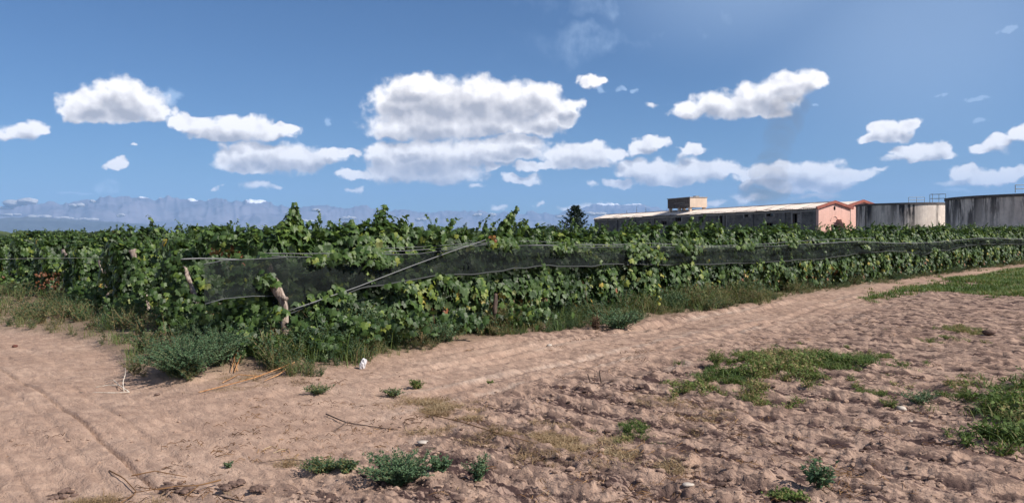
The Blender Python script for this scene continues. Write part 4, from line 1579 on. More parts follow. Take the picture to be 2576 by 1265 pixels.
def net_sheet(name, top, bot, label, nz=10):
    """net between an upper and a lower edge, both given as picture points on the net's plane"""
    tx = [p[0] for p in top]; bx_ = [p[0] for p in bot]
    s0 = row_xy_at(tx[0])[0]; s1 = row_xy_at(tx[-1])[0]
    ts = [row_xy_at(x)[0] for x in tx]; tz = [P(x, y, row_xy_at(x)[1].y).z for x, y in top]
    bs = [row_xy_at(x)[0] for x in bx_]; bz = [P(x, y, row_xy_at(x)[1].y).z for x, y in bot]
    n = int((s1 - s0) * 6) + 2
    S = np.linspace(s0, s1, n)
    zt_ = np.interp(S, ts, tz); zb_ = np.interp(S, bs, bz)
    V = []
    for i in range(nz + 1):
        f = i / nz
        z = zt_ * (1 - f) + zb_ * f
        wob = (vnoise(S * 1.1, S * 0 + f * 2.2, 3) - .5) * .16 * math.sin(math.pi * min(f + .1, 1)) + .03 * np.sin(S * 2.2 + f * 4) * f + (vnoise(S * .8 + f * 1.5, S * 0 + f * 7, 8) - .5) * .16 * sstep(S, 5, 14)
        tt = NT_ + wob
        x = C0[0] + U[0] * S + NRM[0] * tt; y = C0[1] + U[1] * S + NRM[1] * tt
        V.append(np.stack([x, y, z - .05 * (vnoise(S * .9, S * 0, 5)) * (.3 + f) + .03 * (vnoise(S * 2.7, S * 0 + f, 15) - .5)], 1))
    edge_t, edge_b = V[0].copy(), V[-1].copy()
    V = np.concatenate(V)
    i = np.arange(nz)[:, None]; j = np.arange(n - 1)[None, :]
    F = np.stack([i * n + j, i * n + j + 1, (i + 1) * n + j + 1, (i + 1) * n + j], -1).reshape(-1, 4)
    e = empty(name, tuple(row_pt(0, s0, NT_)), 0, label, 'net', 'shade nets along the front row')
    off = np.array(row_pt(0, s0, NT_))
    link('netting', np_mesh('netting', V - off, F, M_net, None, True), e)
    a_ = Acc(); a_.add(*tube(edge_t - off, .007, 5)); link('upper_hem', a_.mesh('upper_hem', M_rope, True), e)
    a_ = Acc(); a_.add(*tube(edge_b - off, .007 if s1 - s0 < 4 else .016, 5)); link('lower_hem', a_.mesh('lower_hem', M_rope if s1 - s0 < 4 else M_net2, True), e)
    return e, edge_t


M_net2 = simple('dark_net_roll', (.05, .055, .055), .8, .2)
net_sheet('shade_net', [(512, 664), (560, 652), (668, 648), (720, 644)], [(512, 762), (560, 748), (640, 738), (720, 735)],
          'short dark net panel left of the corner post with a pale lower hem')
e_n, edge = net_sheet('shade_net', [(684, 642), (760, 643), (900, 642), (1060, 636), (1215, 612), (1300, 616), (1500, 622), (1640, 620), (1800, 621), (1960, 617), (2060, 612), (2160, 606), (2250, 611), (2340, 612),
                                    (2470, 599), (2600, 603)],
                      [(684, 770), (735, 780), (800, 752), (900, 722), (1000, 708), (1100, 690), (1200, 680), (1300, 668), (1500, 664), (1700, 663), (1900, 657), (2060, 650), (2160, 636), (2250, 628), (2320, 637),
                       (2470, 612), (2600, 614)], 'long dark shade net along the front row from the corner post to the far right')


def rope(name, pts, rad, label, cat, group=None, mt=None, t=NT_ + .05):
    Q = []
    for (x, y) in pts:
        s, p = row_xy_at(x, t)
        Q.append(np.array(P(x, y, p.y)))
    Q = np.array(Q)
    seg = np.linspace(0, len(Q) - 1, (len(Q) - 1) * 5 + 1)
    Qi = np.stack([np.interp(seg, np.arange(len(Q)), Q[:, k]) for k in range(3)], 1)
    a_ = Acc(); a_.add(*tube(Qi - Q[0], rad, 6))
    o = link(name, a_.mesh(name, mt or M_wire, True))
    o.location = Q[0]
    return tag(o, label, cat, group)


rope('net_rope', [(722, 783), (900, 721), (1040, 667), (1130, 634), (1222, 603)], .0095, 'pale straight rope slanting across the net up to the big leaning shoot', 'rope')
WG = 'trellis wires over the net'
rope('trellis_wire', [(668, 637), (760, 638), (880, 637), (1000, 632), (1120, 624), (1225, 612)], .007, 'upper pale wire left of the rope top', 'wire', WG, t=NT_ - .02)
rope('trellis_wire', [(960, 625), (1080, 620), (1180, 612), (1330, 606), (1480, 614), (1600, 618)], .005, 'thin wire just under the vine tops near the centre', 'wire', WG, t=NT_ - .10)
rope('trellis_wire', [(1330, 616), (1500, 617), (1640, 612), (1780, 619), (1900, 615), (2060, 603), (2200, 598)], .008, 'wire running over the net in front of the hall', 'wire', WG, t=NT_ - .04)
rope('trellis_wire', [(2060, 612), (2160, 607), (2250, 612), (2340, 610), (2470, 598), (2600, 602)], .012, 'sagging net cord at the far right end of the row', 'wire', WG)
rope('trellis_wire', [(-20, 652), (80, 650), (180, 649), (300, 647)], .004, 'wire among the leaves at the far left', 'wire', WG, t=-9.0)
rope('trellis_wire', [(455, 652), (500, 650), (560, 651), (600, 653)], .012, 'short pale wire between the second post and the corner', 'wire', WG, t=NT_ - .3)

# leaves hanging over the posts
for (px, py, Yd, w, h, n, k_, sd_) in ((500, 790, 14.6, 15, 38, 50, 1, 1), (470, 640, 15.2, 16, 16, 30, 1, 2), (350, 705, 17.6, 14, 30, 34, 2, 3), (668, 700, 12.6, 20, 18, 34, 0, 4), (700, 782, 12.45, 20, 13, 34, 0, 5),
                                       (655, 655, 12.8, 26, 18, 36, 0, 6), (690, 880, 12.3, 36, 26, 70, 0, 7), (640, 800, 12.7, 46, 55, 150, 0, 8), (262, 645, 20.5, 14, 14, 24, 3, 9), (596, 700, 13.2, 22, 50, 70, 0, 10),
                                       (760, 830, 12.6, 34, 32, 70, 0, 11), (580, 800, 12.9, 60, 60, 190, 0, 21), (640, 860, 12.5, 60, 34, 150, 0, 22), (440, 780, 15.0, 50, 60, 170, 1, 23), (330, 770, 17.6, 50, 50, 150, 2, 24), (230, 740, 20.6, 60, 40, 130, 3, 25), (110, 720, 26.0, 70, 34, 120, 4, 26), (40, 715, 28.0, 50, 30, 90, 4, 27), (800, 860, 12.4, 50, 26, 90, 0, 28), (900, 830, 12.9, 60, 30, 110, 0, 29), (1020, 810, 13.6, 60, 28, 100, 0, 30), (1160, 800, 14.6, 60, 26, 100, 0, 31), (1330, 790, 16.0, 60, 24, 90, 0, 32), (560, 600, 15.0, 60, 20, 80, 1, 33), (820, 596, 14.2, 70, 20, 90, 0, 34), (1080, 592, 15.2, 60, 20, 80, 0, 35), (338, 668, 18.6, 13, 22, 34, 2, 12), (440, 700, 15.6, 30, 50, 90, 1, 13), (820, 800, 12.9, 44, 30, 80, 0, 14), (300, 700, 19.5, 30, 40, 70, 2, 15), (180, 690, 23.0, 30, 30, 60, 3, 16)):
    p = P(px, py, Yd)
    r = np.random.default_rng(sd_ + 300)
    pos = r.normal(0, .5, (n, 3)) * np.array([w * Yd / FPX, .10, h * Yd / FPX])
    a_ = Acc()
    place_leaves(a_, pos, r.normal(0, .45, (n, 3)) + np.array([.3, -1, .3]), r.normal(0, .45, (n, 3)) - np.array([0, 0, 1.0]), r.uniform(.08, .15, n), np.clip(r.normal(.4, .2, n), 0, .86), GRAPE)
    owner = [o for o in COL.objects if o.type == 'EMPTY' and o.name.startswith('grapevine')]
    best = min(owner, key=lambda o: (o.location.xy - p.xy).length)
    mo = link('hanging_leaves', a_.mesh('hanging_leaves', M_vine), best)
    mo['kind'] = 'stuff'
    mo.matrix_parent_inverse = (Matrix.Translation(best.location) @ Matrix.Rotation(best.rotation_euler.z, 4, 'Z') @ Matrix.Diagonal((1, 1, best.scale.z, 1))).inverted()
    mo.location = p

for (px, py, w, h, n, sd_) in ((900, 640, 55, 13, 110, 1), (960, 652, 30, 12, 60, 2), (1270, 606, 34, 12, 60, 3), (1600, 628, 30, 22, 60, 4), (1655, 640, 26, 18, 46, 5), (1735, 618, 34, 20, 70, 6),
                              (800, 648, 20, 8, 26, 7), (1420, 618, 22, 8, 24, 8), (1880, 612, 24, 10, 30, 9), (2000, 610, 22, 8, 26, 10), (1120, 700, 26, 12, 30, 11), (860, 745, 30, 10, 40, 12), (1010, 712, 24, 8, 26, 13)):
    p_ = row_xy_at(px, .74)[1]
    p = P(px, py, p_.y)
    r = np.random.default_rng(sd_ + 700)
    pos = r.normal(0, .5, (n, 3)) * np.array([w * p.y / FPX, .06, h * p.y / FPX])
    pos[:, 1] += pos[:, 0] * U[1] / U[0]
    a_ = Acc()
    place_leaves(a_, pos, r.normal(0, .45, (n, 3)) + np.array([.3, -1, .4]), r.normal(0, .45, (n, 3)) - np.array([0, 0, 1.0]), r.uniform(.09, .155, n), np.clip(r.normal(.45, .2, n), 0, .86), GRAPE)
    best = min(front, key=lambda o: (o.location.xy - p.xy).length)
    mo = link('hanging_leaves', a_.mesh('hanging_leaves', M_vine), best)
    mo['kind'] = 'stuff'
    mo.matrix_parent_inverse = (Matrix.Translation(best.location) @ Matrix.Rotation(best.rotation_euler.z, 4, 'Z') @ Matrix.Diagonal((1, 1, best.scale.z, 1))).inverted()
    mo.location = p

# reddish  dead leaves
for (px, py, Yd, w, h, n, lb, sd_) in ((568, 632, 15.2, 34, 9, 60, 'orange dead leaves along a cane above the net left of the corner', 1), (548, 606, 15.6, 12, 18, 22, 'small spray of orange dead leaves climbing the vine top', 2),
                                       (590, 622, 15.2, 7, 12, 16, 'upright tuft of orange dead leaves', 3), (604, 655, 14.8, 7, 12, 18, 'hanging tuft of reddish dead leaves in front of the net', 4),
                                       (438, 800, 15.2, 10, 14, 22, 'dark red leaf cluster low between the posts', 5), (122, 706, 22.5, 30, 22, 120, 'large brown dead leaf patch at the left', 6),
                                       (1243, 598, 15.4, 9, 7, 12, 'pinkish leaf tuft where the rope ends', 7), (1655, 752, 18.0, 7, 10, 10, 'yellow leaf cluster under the net right of centre', 9)):
    p = P(px, py, Yd)
    r = np.random.default_rng(sd_)
    n = int(n * .62)
    pos = r.uniform(-1, 1, (n, 3)) * np.array([w * Yd / FPX, .12, h * Yd / FPX])
    a_ = Acc()
    tl, th_ = {6: (.98, 1.0), 9: (.86, .9), 5: (.965, .985)}.get(sd_, (.945, .975))
    place_leaves(a_, pos, r.normal(0, .6, (n, 3)) + np.array([.3, -1, .2]), r.normal(0, .5, (n, 3)) - np.array([0, 0, 1.0]), r.uniform(.045, .085, n), r.uniform(tl, th_, n), GRAPE_LOW)
    o = link('dead_leaves', a_.mesh('dead_leaves', M_vine))
    o.location = p
    tag(o, lb, None, None, 'stuff')

# ------------------------------------------------------------------ weeds and grass
def weed_geo(seed, h, spread, ns, nl, ls, slim=SLIM, droop=.3, tlo=.1, thi=.8, stem=.95):
    r = np.random.default_rng(seed)
    acc = Acc()
    for q in range(ns):
        a = r.uniform(0, 6.28); out = spread * r.uniform(.3, 1.0); hh = h * r.uniform(.6, 1.05) * (1 - .3 * out / (spread + 1e-6))
        dx, dy = math.cos(a), math.sin(a)
        b0 = r.normal(0, spread * .12, 2)
        t = np.array([0, .35, .7, 1.0])
        pts = np.stack([b0[0] + dx * out * t ** 1.2, b0[1] + dy * out * t ** 1.2, hh * (t - droop * .4 * t ** 3) * 1.1], 1)
        acc.add(*tube(pts, [.005, .004, .003, .0015], 3, False), stem)
        s = r.uniform(.12, 1.0, nl)
        pos = np.stack([np.interp(s, t, pts[:, k]) for k in range(3)], 1)
        aa = r.uniform(0, 6.28, nl)
        tip = np.stack([np.cos(aa) * .8 + dx * .3, np.sin(aa) * .8 + dy * .3, r.uniform(-.1, .9, nl)], 1)
        pos += tip * (ls * .4 * r.uniform(0, 1.4, nl))[:, None]
        place_leaves(acc, pos, r.normal(0, .5, (nl, 3)) + np.array([0, -.2, .8]), tip, ls * r.uniform(.6, 1.25, nl) * (1.15 - .5 * s), np.clip(r.uniform(tlo, thi, nl), 0, 1), slim)
    return acc


def grass_geo(seed, h, rad, nb, tlo=.1, thi=.75, width=.008, lean=.5):
    r = np.random.default_rng(seed)
    b = r.normal(0, rad * .45, (nb, 2)); a = r.uniform(0, 6.28, nb); ln = r.uniform(.1, lean, nb) * h; hh = h * r.uniform(.5, 1.1, nb)
    dx, dy = np.cos(a), np.sin(a)
    px_, py_ = -dy * width, dx * width
    z0 = np.zeros(nb)
    p0a = np.stack([b[:, 0] - px_, b[:, 1] - py_, z0], 1); p0b = np.stack([b[:, 0] + px_, b[:, 1] + py_, z0], 1)
    mx_, my_ = b[:, 0] + dx * ln * .4, b[:, 1] + dy * ln * .4
    m0 = np.stack([mx_ - px_ * .8, my_ - py_ * .8, hh * .6], 1); m1_ = np.stack([mx_ + px_ * .8, my_ + py_ * .8, hh * .6], 1)
    tp = np.stack([b[:, 0] + dx * ln * 1.3, b[:, 1] + dy * ln * 1.3, hh * .92], 1)
    V = np.stack([p0a, p0b, m0, m1_, tp], 1).reshape(-1, 3)
    F = (np.array([(0, 1, 3), (0, 3, 2), (2, 3, 4)])[None] + (np.arange(nb) * 5)[:, None, None]).reshape(-1, 3)
    acc = Acc(); acc.add(V, F, np.repeat(r.uniform(tlo, thi, nb), 5))
    return acc


def scatter(name, geos, pts, label, mt, kind='stuff', smin=.7, smax=1.3, seed=1, zfun=True):
    r = np.random.default_rng(seed)
    arr = [g.arrays() for g in geos]
    acc = Acc()
    xs_ = np.array([p[0] for p in pts]); ys_ = np.array([p[1] for p in pts])
    hz_ = ground_fields(xs_, ys_)[0]
    for i, p in enumerate(pts):
        V, F, A = arr[r.integers(len(arr))]
        a = r.uniform(0, 6.28); s = r.uniform(smin, smax) * (p[2] if len(p) > 2 else 1)
        c, sn_ = math.cos(a) * s, math.sin(a) * s
        V2 = np.stack([V[:, 0] * c - V[:, 1] * sn_ + p[0], V[:, 0] * sn_ + V[:, 1] * c + p[1], V[:, 2] * s + hz_[i] - .01], 1)
        acc.add(V2, F, np.clip(A + (float(vnoise(p[0] * 1.6, p[1] * 1.6, 37)) - .45) * .9 + r.uniform(-.08, .08), 0, 1))
    me = acc.mesh(name, mt)
    print(name, len(me.polygons))
    return tag(link(name, me), label, None, None, kind)


rw = np.random.default_rng(55)
W1 = [weed_geo(500 + i, .52, .36, 11, 17, .062, SLIM, .3, .05, .75) for i in range(6)]
W1L = [weed_geo(520 + i, .50, .34, 7, 8, .09, SLIM, .3, .05, .75) for i in range(5)]
GT = [grass_geo(540 + i, .42, .24, 20, .1, 1.0, .0055, .9) for i in range(4)]
GTL = [grass_geo(550 + i, .34, .25, 16, .1, .8, .014) for i in range(3)]

# strip at the foot of the front row
pts_w, pts_g, far_w = [], [], []
for q in range(2600):
    s = rw.uniform(-1.2, 62) if q % 3 else rw.uniform(-1.2, 16)
    ed = np.interp(s, EDGE_S, EDGE_T) - .12 + (float(vnoise(s * 1.3, 1.0, 4)) - .5) * .5
    t = -.25 + (ed + .25) * rw.uniform(0, 1) ** .8
    p = row_pt(0, s, t)
    hsc = .26 + .95 * min(1, max(0, (ed - t) / 1.1)) + .7 * (float(vnoise(s * .9, t, 6)) - .5)
    hsc = max(hsc, .3)
    if float(vnoise(s * 1.1 + 5, t * 1.4, 14)) < .40 and rw.random() < .85: continue
    (far_w if s > 18 else (pts_w if rw.random() < .72 else pts_g)).append((p.x, p.y, hsc))
scatter('verge_weeds', W1, pts_w[:800], 'tangled grey-green weeds at the foot of the front row', M_weed, seed=3)
scatter('verge_grass', GT, pts_g[:330], 'tall dry and green grass among the weeds of the front row', M_grass, seed=4, smin=.8, smax=1.5)
scatter('verge_weeds', W1L, far_w[:700], 'low weeds along the far part of the front row', M_weed, seed=5, smin=.8, smax=1.3)
# left of the corner: weeds in front of the row ends
pts_l, pts_lg = [], []
lx = [p.x for p in LEFT_POLY]; ly = [p.y for p in LEFT_POLY]
tries = 0
while len(pts_l) < 560 and tries < 20000:
    tries += 1
    x = rw.uniform(-22, -3.2)
    y0 = float(np.interp(x, lx, ly))
    y = y0 + rw.uniform(0, 1) ** 1.3 * 11
    s, t = st_of(x, y)
    if s > .3 and y - y0 > 3.5 and x > -5: continue
    if x / y < -.72 or x / y > -.2: continue
    if t > 3.2 and x > -4.4: continue
    if float(vnoise(x * .9, y * .9, 15)) < .27: continue
    nearf = min(1.0, (y - y0) / 1.2)
    (pts_l if rw.random() < .6 else pts_lg).append((x, y, .45 + .55 * nearf))
scatter('headland_weeds', W1, pts_l[:430], 'olive weeds on the headland in front of the row ends at the left', M_weed, seed=6)
scatter('headland_grass', GT, pts_lg[:110] + pts_l[430:500], 'grass tufts on the headland in front of the row ends', M_grass, seed=7, smin=.7, smax=1.4)


def plant(name, p, geo, mt, label, cat, group=None, rz=0.0, sc=1.0, part='foliage'):
    e = empty(name, on_ground(p), rz, label, cat, group)
    e.scale = (sc, sc, sc)
    o = link(part, geo.mesh(part, mt), e)
    o['kind'] = 'stuff'
    return e


# big pigweed bushes
def bush_at(px, pyb, wpx, hpx, seed, label, ns=60, nl=40, ls=.045, mt=None, slim=DIAM, group=None, thi=.9, droop=.35):
    p = G(px, pyb)
    D = p.y
    w = wpx * D / FPX / 2; h = hpx * D / FPX
    p = Vector((p.x, p.y + w * .45, 0))
    g = weed_geo(seed, h, w, ns, nl, ls, slim, droop, .05, thi)
    return plant('weed_bush', p, g, mt or M_bush, label, 'weed', group)


WB = 'blue-green weed bushes'
bush_at(440, 975, 270, 120, 61, 'big blue-green feathery weed bush at the corner of the headland', 150, 80, .034, group=WB)
bush_at(535, 945, 200, 125, 62, 'blue-green weed bush joined to the right of the biggest one', 110, 75, .034, group=WB)
bush_at(355, 905, 130, 70, 63, 'olive weed bush behind the biggest one, at the edge of bare sand', 50, 40, .040, M_weed, group=WB)
bush_at(560, 880, 140, 90, 64, 'dark weed bush under the second slanting post', 50, 40, .045, group=WB)
bush_at(1000, 1222, 250, 92, 65, 'spreading green weed bush in the foreground sand', 90, 60, .026, group=WB)
bush_at(1100, 1205, 70, 50, 165, 'small weed sprig at the right side of the foreground bush', 22, 26, .030, group=WB)
bush_at(1200, 1222, 100, 78, 66, 'slim grey-green weed standing right of the foreground bush', 24, 40, .022, group=WB)
bush_at(805, 1188, 150, 38, 67, 'low sprawling weed left of the foreground bush', 60, 34, .024, M_weed, group=WB)
bush_at(870, 1192, 70, 40, 167, 'flat weed patch joining the foreground bush at its left', 28, 26, .028, M_weed, group=WB)
bush_at(570, 1172, 34, 18, 68, 'tiny dark weed alone on the bare sand', 12, 12, .02, group=WB)
bush_at(795, 998, 90, 30, 69, 'flat olive weed on the sand in front of the corner', 34, 22, .028, M_weed, group=WB)
bush_at(985, 1000, 80, 26, 70, 'flat thin weed near the track, left of the small bright weed', 26, 18, .026, M_weed, group=WB)
bush_at(1046, 980, 50, 30, 71, 'small bright green weed beside the track', 22, 22, .028, M_grass, group=WB)
bush_at(1231, 965, 26, 12, 72, 'tiny green weed on the track', 8, 10, .025, M_grass, group=WB)
bush_at(1605, 1062, 44, 14, 73, 'tiny bright green sprout above the dry grass', 10, 12, .025, M_grass, group=WB)
bush_at(2065, 1240, 80, 90, 74, 'pale slender weed at the bottom right', 12, 26, .06, M_bush, SLIM, WB)
bush_at(1985, 1262, 110, 22, 75, 'low green weed below the pale slender one at the bottom edge', 34, 20, .03, M_grass, group=WB)
bush_at(1805, 935, 50, 50, 76, 'upright weed at the left end of the large grass patch', 20, 24, .035, M_grass, SLIM, WB)
bush_at(2240, 1030, 60, 40, 77, 'yellow-green weed beside the pale stone', 18, 20, .035, M_grass, SLIM, WB)
bush_at(2330, 1030, 120, 45, 78, 'loose grey-green weed right of the pale stone', 26, 22, .04, M_bush, SLIM, WB)
bush_at(1770, 745, 60, 50, 79, 'dark rounded weed at the vine foot right of centre', 20, 24, .05, M_weed, group=WB)
bush_at(1498, 838, 26, 60, 170, 'dark reddish dead weed stalk at the edge of the verge, right of centre', 9, 30, .05, M_deadweed, DIAM, WB)
bush_at(1560, 835, 170, 60, 171, 'feathery green weed mound beside the reddish dead stalk', 70, 40, .05, M_bush, DIAM, WB)
bush_at(1690, 790, 110, 62, 172, 'green weed mound at the verge further along', 46, 34, .05, M_bush, DIAM, WB)
bush_at(1080, 880, 190, 70, 173, 'arching green weed mound at the verge above the track bend', 70, 40, .06, M_bush, SLIM, WB)
bush_at(800, 910, 110, 55, 174, 'dry brownish weed right of the bright leafy plants', 36, 30, .045, M_deadweed, SLIM, WB)
bush_at(960, 880, 90, 66, 175, 'tangle of brown and green weed behind the white bag', 36, 30, .05, M_weed, SLIM, WB)
# bright leafy plants at the foot of the corner post
bush_at(690, 925, 120, 62, 80, 'bright green leafy plant at the foot of the corner post', 40, 24, .055, M_grass, DIAM, WB)
bush_at(745, 930, 80, 45, 81, 'bright low plant right of the corner post foot', 24, 20, .05, M_grass, DIAM, WB)


def patch(name, outline, n, geos, label, mt, seed, hs=1.0, smin=.6, smax=1.3):
    """plants scattered inside a ground outline given by picture points"""
    r = np.random.default_rng(seed)
    Q = [G(*p) for p in outline]
    X = np.array([q.x for q in Q]); Y_ = np.array([q.y for q in Q])
    out = []
    tries = 0
    while len(out) < n and tries < n * 60:
        tries += 1
        x, y = r.uniform(X.min(), X.max()), r.uniform(Y_.min(), Y_.max())
        inside = False
        dmin = 9
        for i in range(len(Q)):
            j = (i - 1) % len(Q)
            if (Y_[i] > y) != (Y_[j] > y) and x < (X[j] - X[i]) * (y - Y_[i]) / (Y_[j] - Y_[i]) + X[i]:
                inside = not inside
            ax, ay, bx2, by2 = X[j], Y_[j], X[i], Y_[i]
            L2_ = (bx2 - ax) ** 2 + (by2 - ay) ** 2 + 1e-9
            tq = min(max(((x - ax) * (bx2 - ax) + (y - ay) * (by2 - ay)) / L2_, 0), 1)
            dmin = min(dmin, math.hypot(x - ax - tq * (bx2 - ax), y - ay - tq * (by2 - ay)))
        if not inside:
            if dmin > .55 or r.random() > .12: continue
            dmin = .05
        k = min(1, dmin / .9)
        if float(.5 * vnoise(x * 1.6, y * 1.6, seed % 40) + .5 * vnoise(x * 5.0, y * 5.0, seed % 37)) * 1.1 < .68 - .26 * k: continue
        out.append((x, y, hs * (.5 + .5 * k)))
    return scatter(name, geos, out, label, mt, seed=seed, smin=smin, smax=smax)


GS = [grass_geo(600 + i, .12, .15, 20, .1, .95, .005, 1.3) for i in range(4)] + [weed_geo(610 + i, .17, .15, 7, 9, .055, SLIM, .3, .2, .8) for i in range(4)]
GSL = [grass_geo(620 + i, .14, .2, 20, .1, .75, .012, .9) for i in range(4)]
patch('grass_patch', [(1655, 985), (1690, 955), (1800, 930), (1830, 895), (1990, 890), (2050, 860), (2130, 905), (2240, 890), (2250, 935), (2200, 965), (2080, 975), (2010, 1010), (1930, 1045), (1850, 1050), (1790, 1015)],
      620, GS, 'large ragged green grass patch in the tilled soil at the right', M_grass, 31, 1.15)
patch('grass_patch', [(2160, 752), (2180, 738), (2300, 715), (2440, 692), (2660, 660), (2700, 760), (2480, 752), (2440, 742), (2330, 745), (2200, 766)],
      1250, GSL, 'bright green grass strip beside the far track', M_grass, 32, 1.2)
patch('grass_patch', [(2360, 1105), (2400, 1075), (2460, 1040), (2490, 1000), (2660, 960), (2700, 1160), (2560, 1145), (2450, 1125)], 300, GS, 'tall green grass clump at the right edge', M_grass, 33, 1.9)
patch('grass_patch', [(2270, 850), (2340, 825), (2420, 818), (2520, 840), (2480, 858), (2340, 865)], 200, GS, 'thin grass patch in the tilled soil near the track', M_grass, 34, .9)
patch('grass_patch', [(1480, 1085), (1600, 1060), (1640, 1080), (1600, 1120), (1500, 1125)], 90, GS, 'faint green tufts within the dry grass band', M_grass, 35, .7)
patch('grass_patch', [(2150, 985), (2440, 985), (2440, 1015), (2300, 1040), (2160, 1010)], 110, GS, 'scattered small tufts around the pale stone', M_grass, 36, .7)

# dry grass
DG = [grass_geo(650 + i, .07, .20, 18, .0, .85, .005, 3.2) for i in range(5)]
patch('dry_grass', [(1040, 1020), (1080, 1005), (1180, 1035), (1330, 1090), (1500, 1100), (1640, 1130), (1720, 1180), (1700, 1200), (1560, 1170), (1380, 1140), (1200, 1085), (1080, 1040)],
      900, DG, 'band of dry straw-coloured grass lying across the tilled soil', M_straw, 41)
patch('dry_grass', [(940, 1000), (1060, 990), (1180, 1010), (1100, 1035), (980, 1020)], 80, DG, 'sparse dry grass near the track weeds', M_straw, 42)
patch('dry_grass', [(660, 1150), (700, 1130), (760, 1130), (780, 1160), (700, 1175)], 60, DG, 'small tuft of dry grass in the open sand', M_straw, 43)
patch('dry_grass', [(560, 930), (760, 920), (850, 930), (830, 980), (700, 985), (520, 1010), (500, 985)], 170, DG, 'dry litter in front of the corner vine', M_straw, 44, .7)
patch('dry_grass', [(1600, 1000), (1900, 1040), (1880, 1080), (1650, 1090)], 120, DG, 'dark dry litter below the large grass patch', M_straw, 45, .8)
patch('dry_grass', [(160, 1235), (300, 1225), (460, 1245), (520, 1290), (150, 1290)], 130, DG, 'straw heap at the lower left corner', M_straw, 46, .9)


# ------------------------------------------------------------------ canes, twigs, stones, bag
def ground_stick(name, pxs, rads, label, cat, mt, group=None, lift=.02, branches=()):
    pts = []
    for (x, y, *z) in pxs:
        zz = z[0] if z else lift
        p = G(x, y, zz)
        pts.append((p.x, p.y, gh(p.x, p.y) + zz))
    base = np.array(pts[0])
    a_ = Acc()
    t = np.linspace(0, 1, len(pts)); tt = np.linspace(0, 1, max(len(pts) * 3, 7))
    Q = np.stack([np.interp(tt, t, np.array(pts)[:, k]) for k in range(3)], 1) - base
    a_.add(*tube(Q, np.interp(tt, [0, 1], rads), 6))
    for b in branches:
        bp = []
        for (x, y, *z) in b:
            zz = z[0] if z else lift
            p = G(x, y, zz); bp.append((p.x, p.y, gh(p.x, p.y) + zz))
        a_.add(*tube(np.array(bp) - base, np.linspace(rads[0] * .7, rads[1], len(bp)), 5))
    o = link(name, a_.mesh(name, mt, True))
    o.location = base
    return tag(o, label, cat, group)


CG = 'orange pruned canes in front of the corner'
ground_stick('dry_cane', [(742, 924, .12), (700, 940, .07), (640, 962, .05), (590, 978, .03), (500, 1003, .02)], (.010, .006), 'long orange cane lying in front of the corner vine', 'cane', M_cane, CG,
             branches=[[(655, 958, .05), (600, 950, .04), (560, 975, .02)]])
ground_stick('dry_cane', [(738, 930, .10), (700, 955, .04), (665, 970, .02)], (.009, .004), 'shorter orange cane crossing under the long one', 'cane', M_cane, CG)
ground_stick('dry_cane', [(600, 900, .2), (590, 920, .08), (582, 945, .02)], (.012, .006), 'upright orange dead tuft left of the corner post foot', 'cane', M_cane, CG,
             branches=[[(606, 915, .1), (596, 930, .05), (590, 945, .02)], [(588, 905, .15), (588, 925, .05), (598, 943, .01)]])
SG = 'dry stalks lying on the sand'
ground_stick('dry_stalk', [(555, 1195, .05), (500, 1210, .05), (440, 1217, .04), (330, 1232, .02)], (.007, .003), 'pale dry stalk arching over the straw at the lower left', 'stalk', M_straw, SG,
             branches=[[(440, 1217, .04), (400, 1222, .05), (345, 1215, .02)], [(500, 1210, .05), (470, 1240, .02)]])
ground_stick('dry_stalk', [(330, 1190, .03), (390, 1180, .04), (470, 1190, .02)], (.006, .003), 'thin curved stalk above the straw at the lower left', 'stalk', M_straw, SG)
ground_stick('dry_stalk', [(275, 1178, .01), (310, 1195, .03), (345, 1228, .02), (300, 1255, .04)], (.006, .004), 'bent pale stalk left of the straw', 'stalk', M_straw, SG)
ground_stick('dry_stalk', [(650, 1160, .01), (720, 1150, .02), (800, 1155, .01)], (.004, .003), 'thin twig lying left of the sprawling weed', 'stalk', M_twig, SG)
ground_stick('dry_stalk', [(535, 1228, .01), (590, 1248, .02), (620, 1262, .01)], (.007, .004), 'short brown twig at the bottom edge left of centre', 'stalk', M_twig, SG)
ground_stick('dry_stalk', [(820, 1040, .02), (870, 1060, .02), (930, 1068, .01), (1000, 1075, .01)], (.008, .004), 'dark branching twig on the sand left of the dry grass', 'stalk', M_twig, SG,
             branches=[[(870, 1060, .02), (840, 1080, .01)]])
ground_stick('dry_stalk', [(1090, 1040, .02), (1160, 1062, .05), (1250, 1100, .02), (1330, 1125, .02)], (.006, .004), 'long straw stalk along the dry grass band', 'stalk', M_straw, SG)
ground_stick('white_twig', [(312, 985, .02), (309, 965, .10), (316, 945, .18), (315, 932, .22)], (.006, .004), 'white upright twig beside the big weed bush', 'twig', M_pale)
ground_stick('dry_branch', [(325, 985, .02), (300, 972, .04), (270, 975, .03), (240, 982, .01)], (.009, .004), 'grey branching twig lying left of the big weed bush', 'twig', M_pale,
             branches=[[(300, 972, .04), (285, 960, .06), (262, 968, .02)], [(325, 985, .02), (290, 992, .01), (200, 990, .01)]])
for (px, y0, y1, lb) in ((1482, 975, 938, 'left one of two short dark sticks standing in the sand'), (1511, 968, 930, 'right one of two short dark sticks standing in the sand')):
    b = G(px, y0); h = (y0 - y1) * b.y / FPX
    post('stick', [(b.x, b.y, gh(b.x, b.y) - .05), (b.x + .006, b.y, h * .5), (b.x - .006, b.y, h)], [.014, .012, .008], lb, 'upright sticks on the sand', 'stick', M_twig, 6)


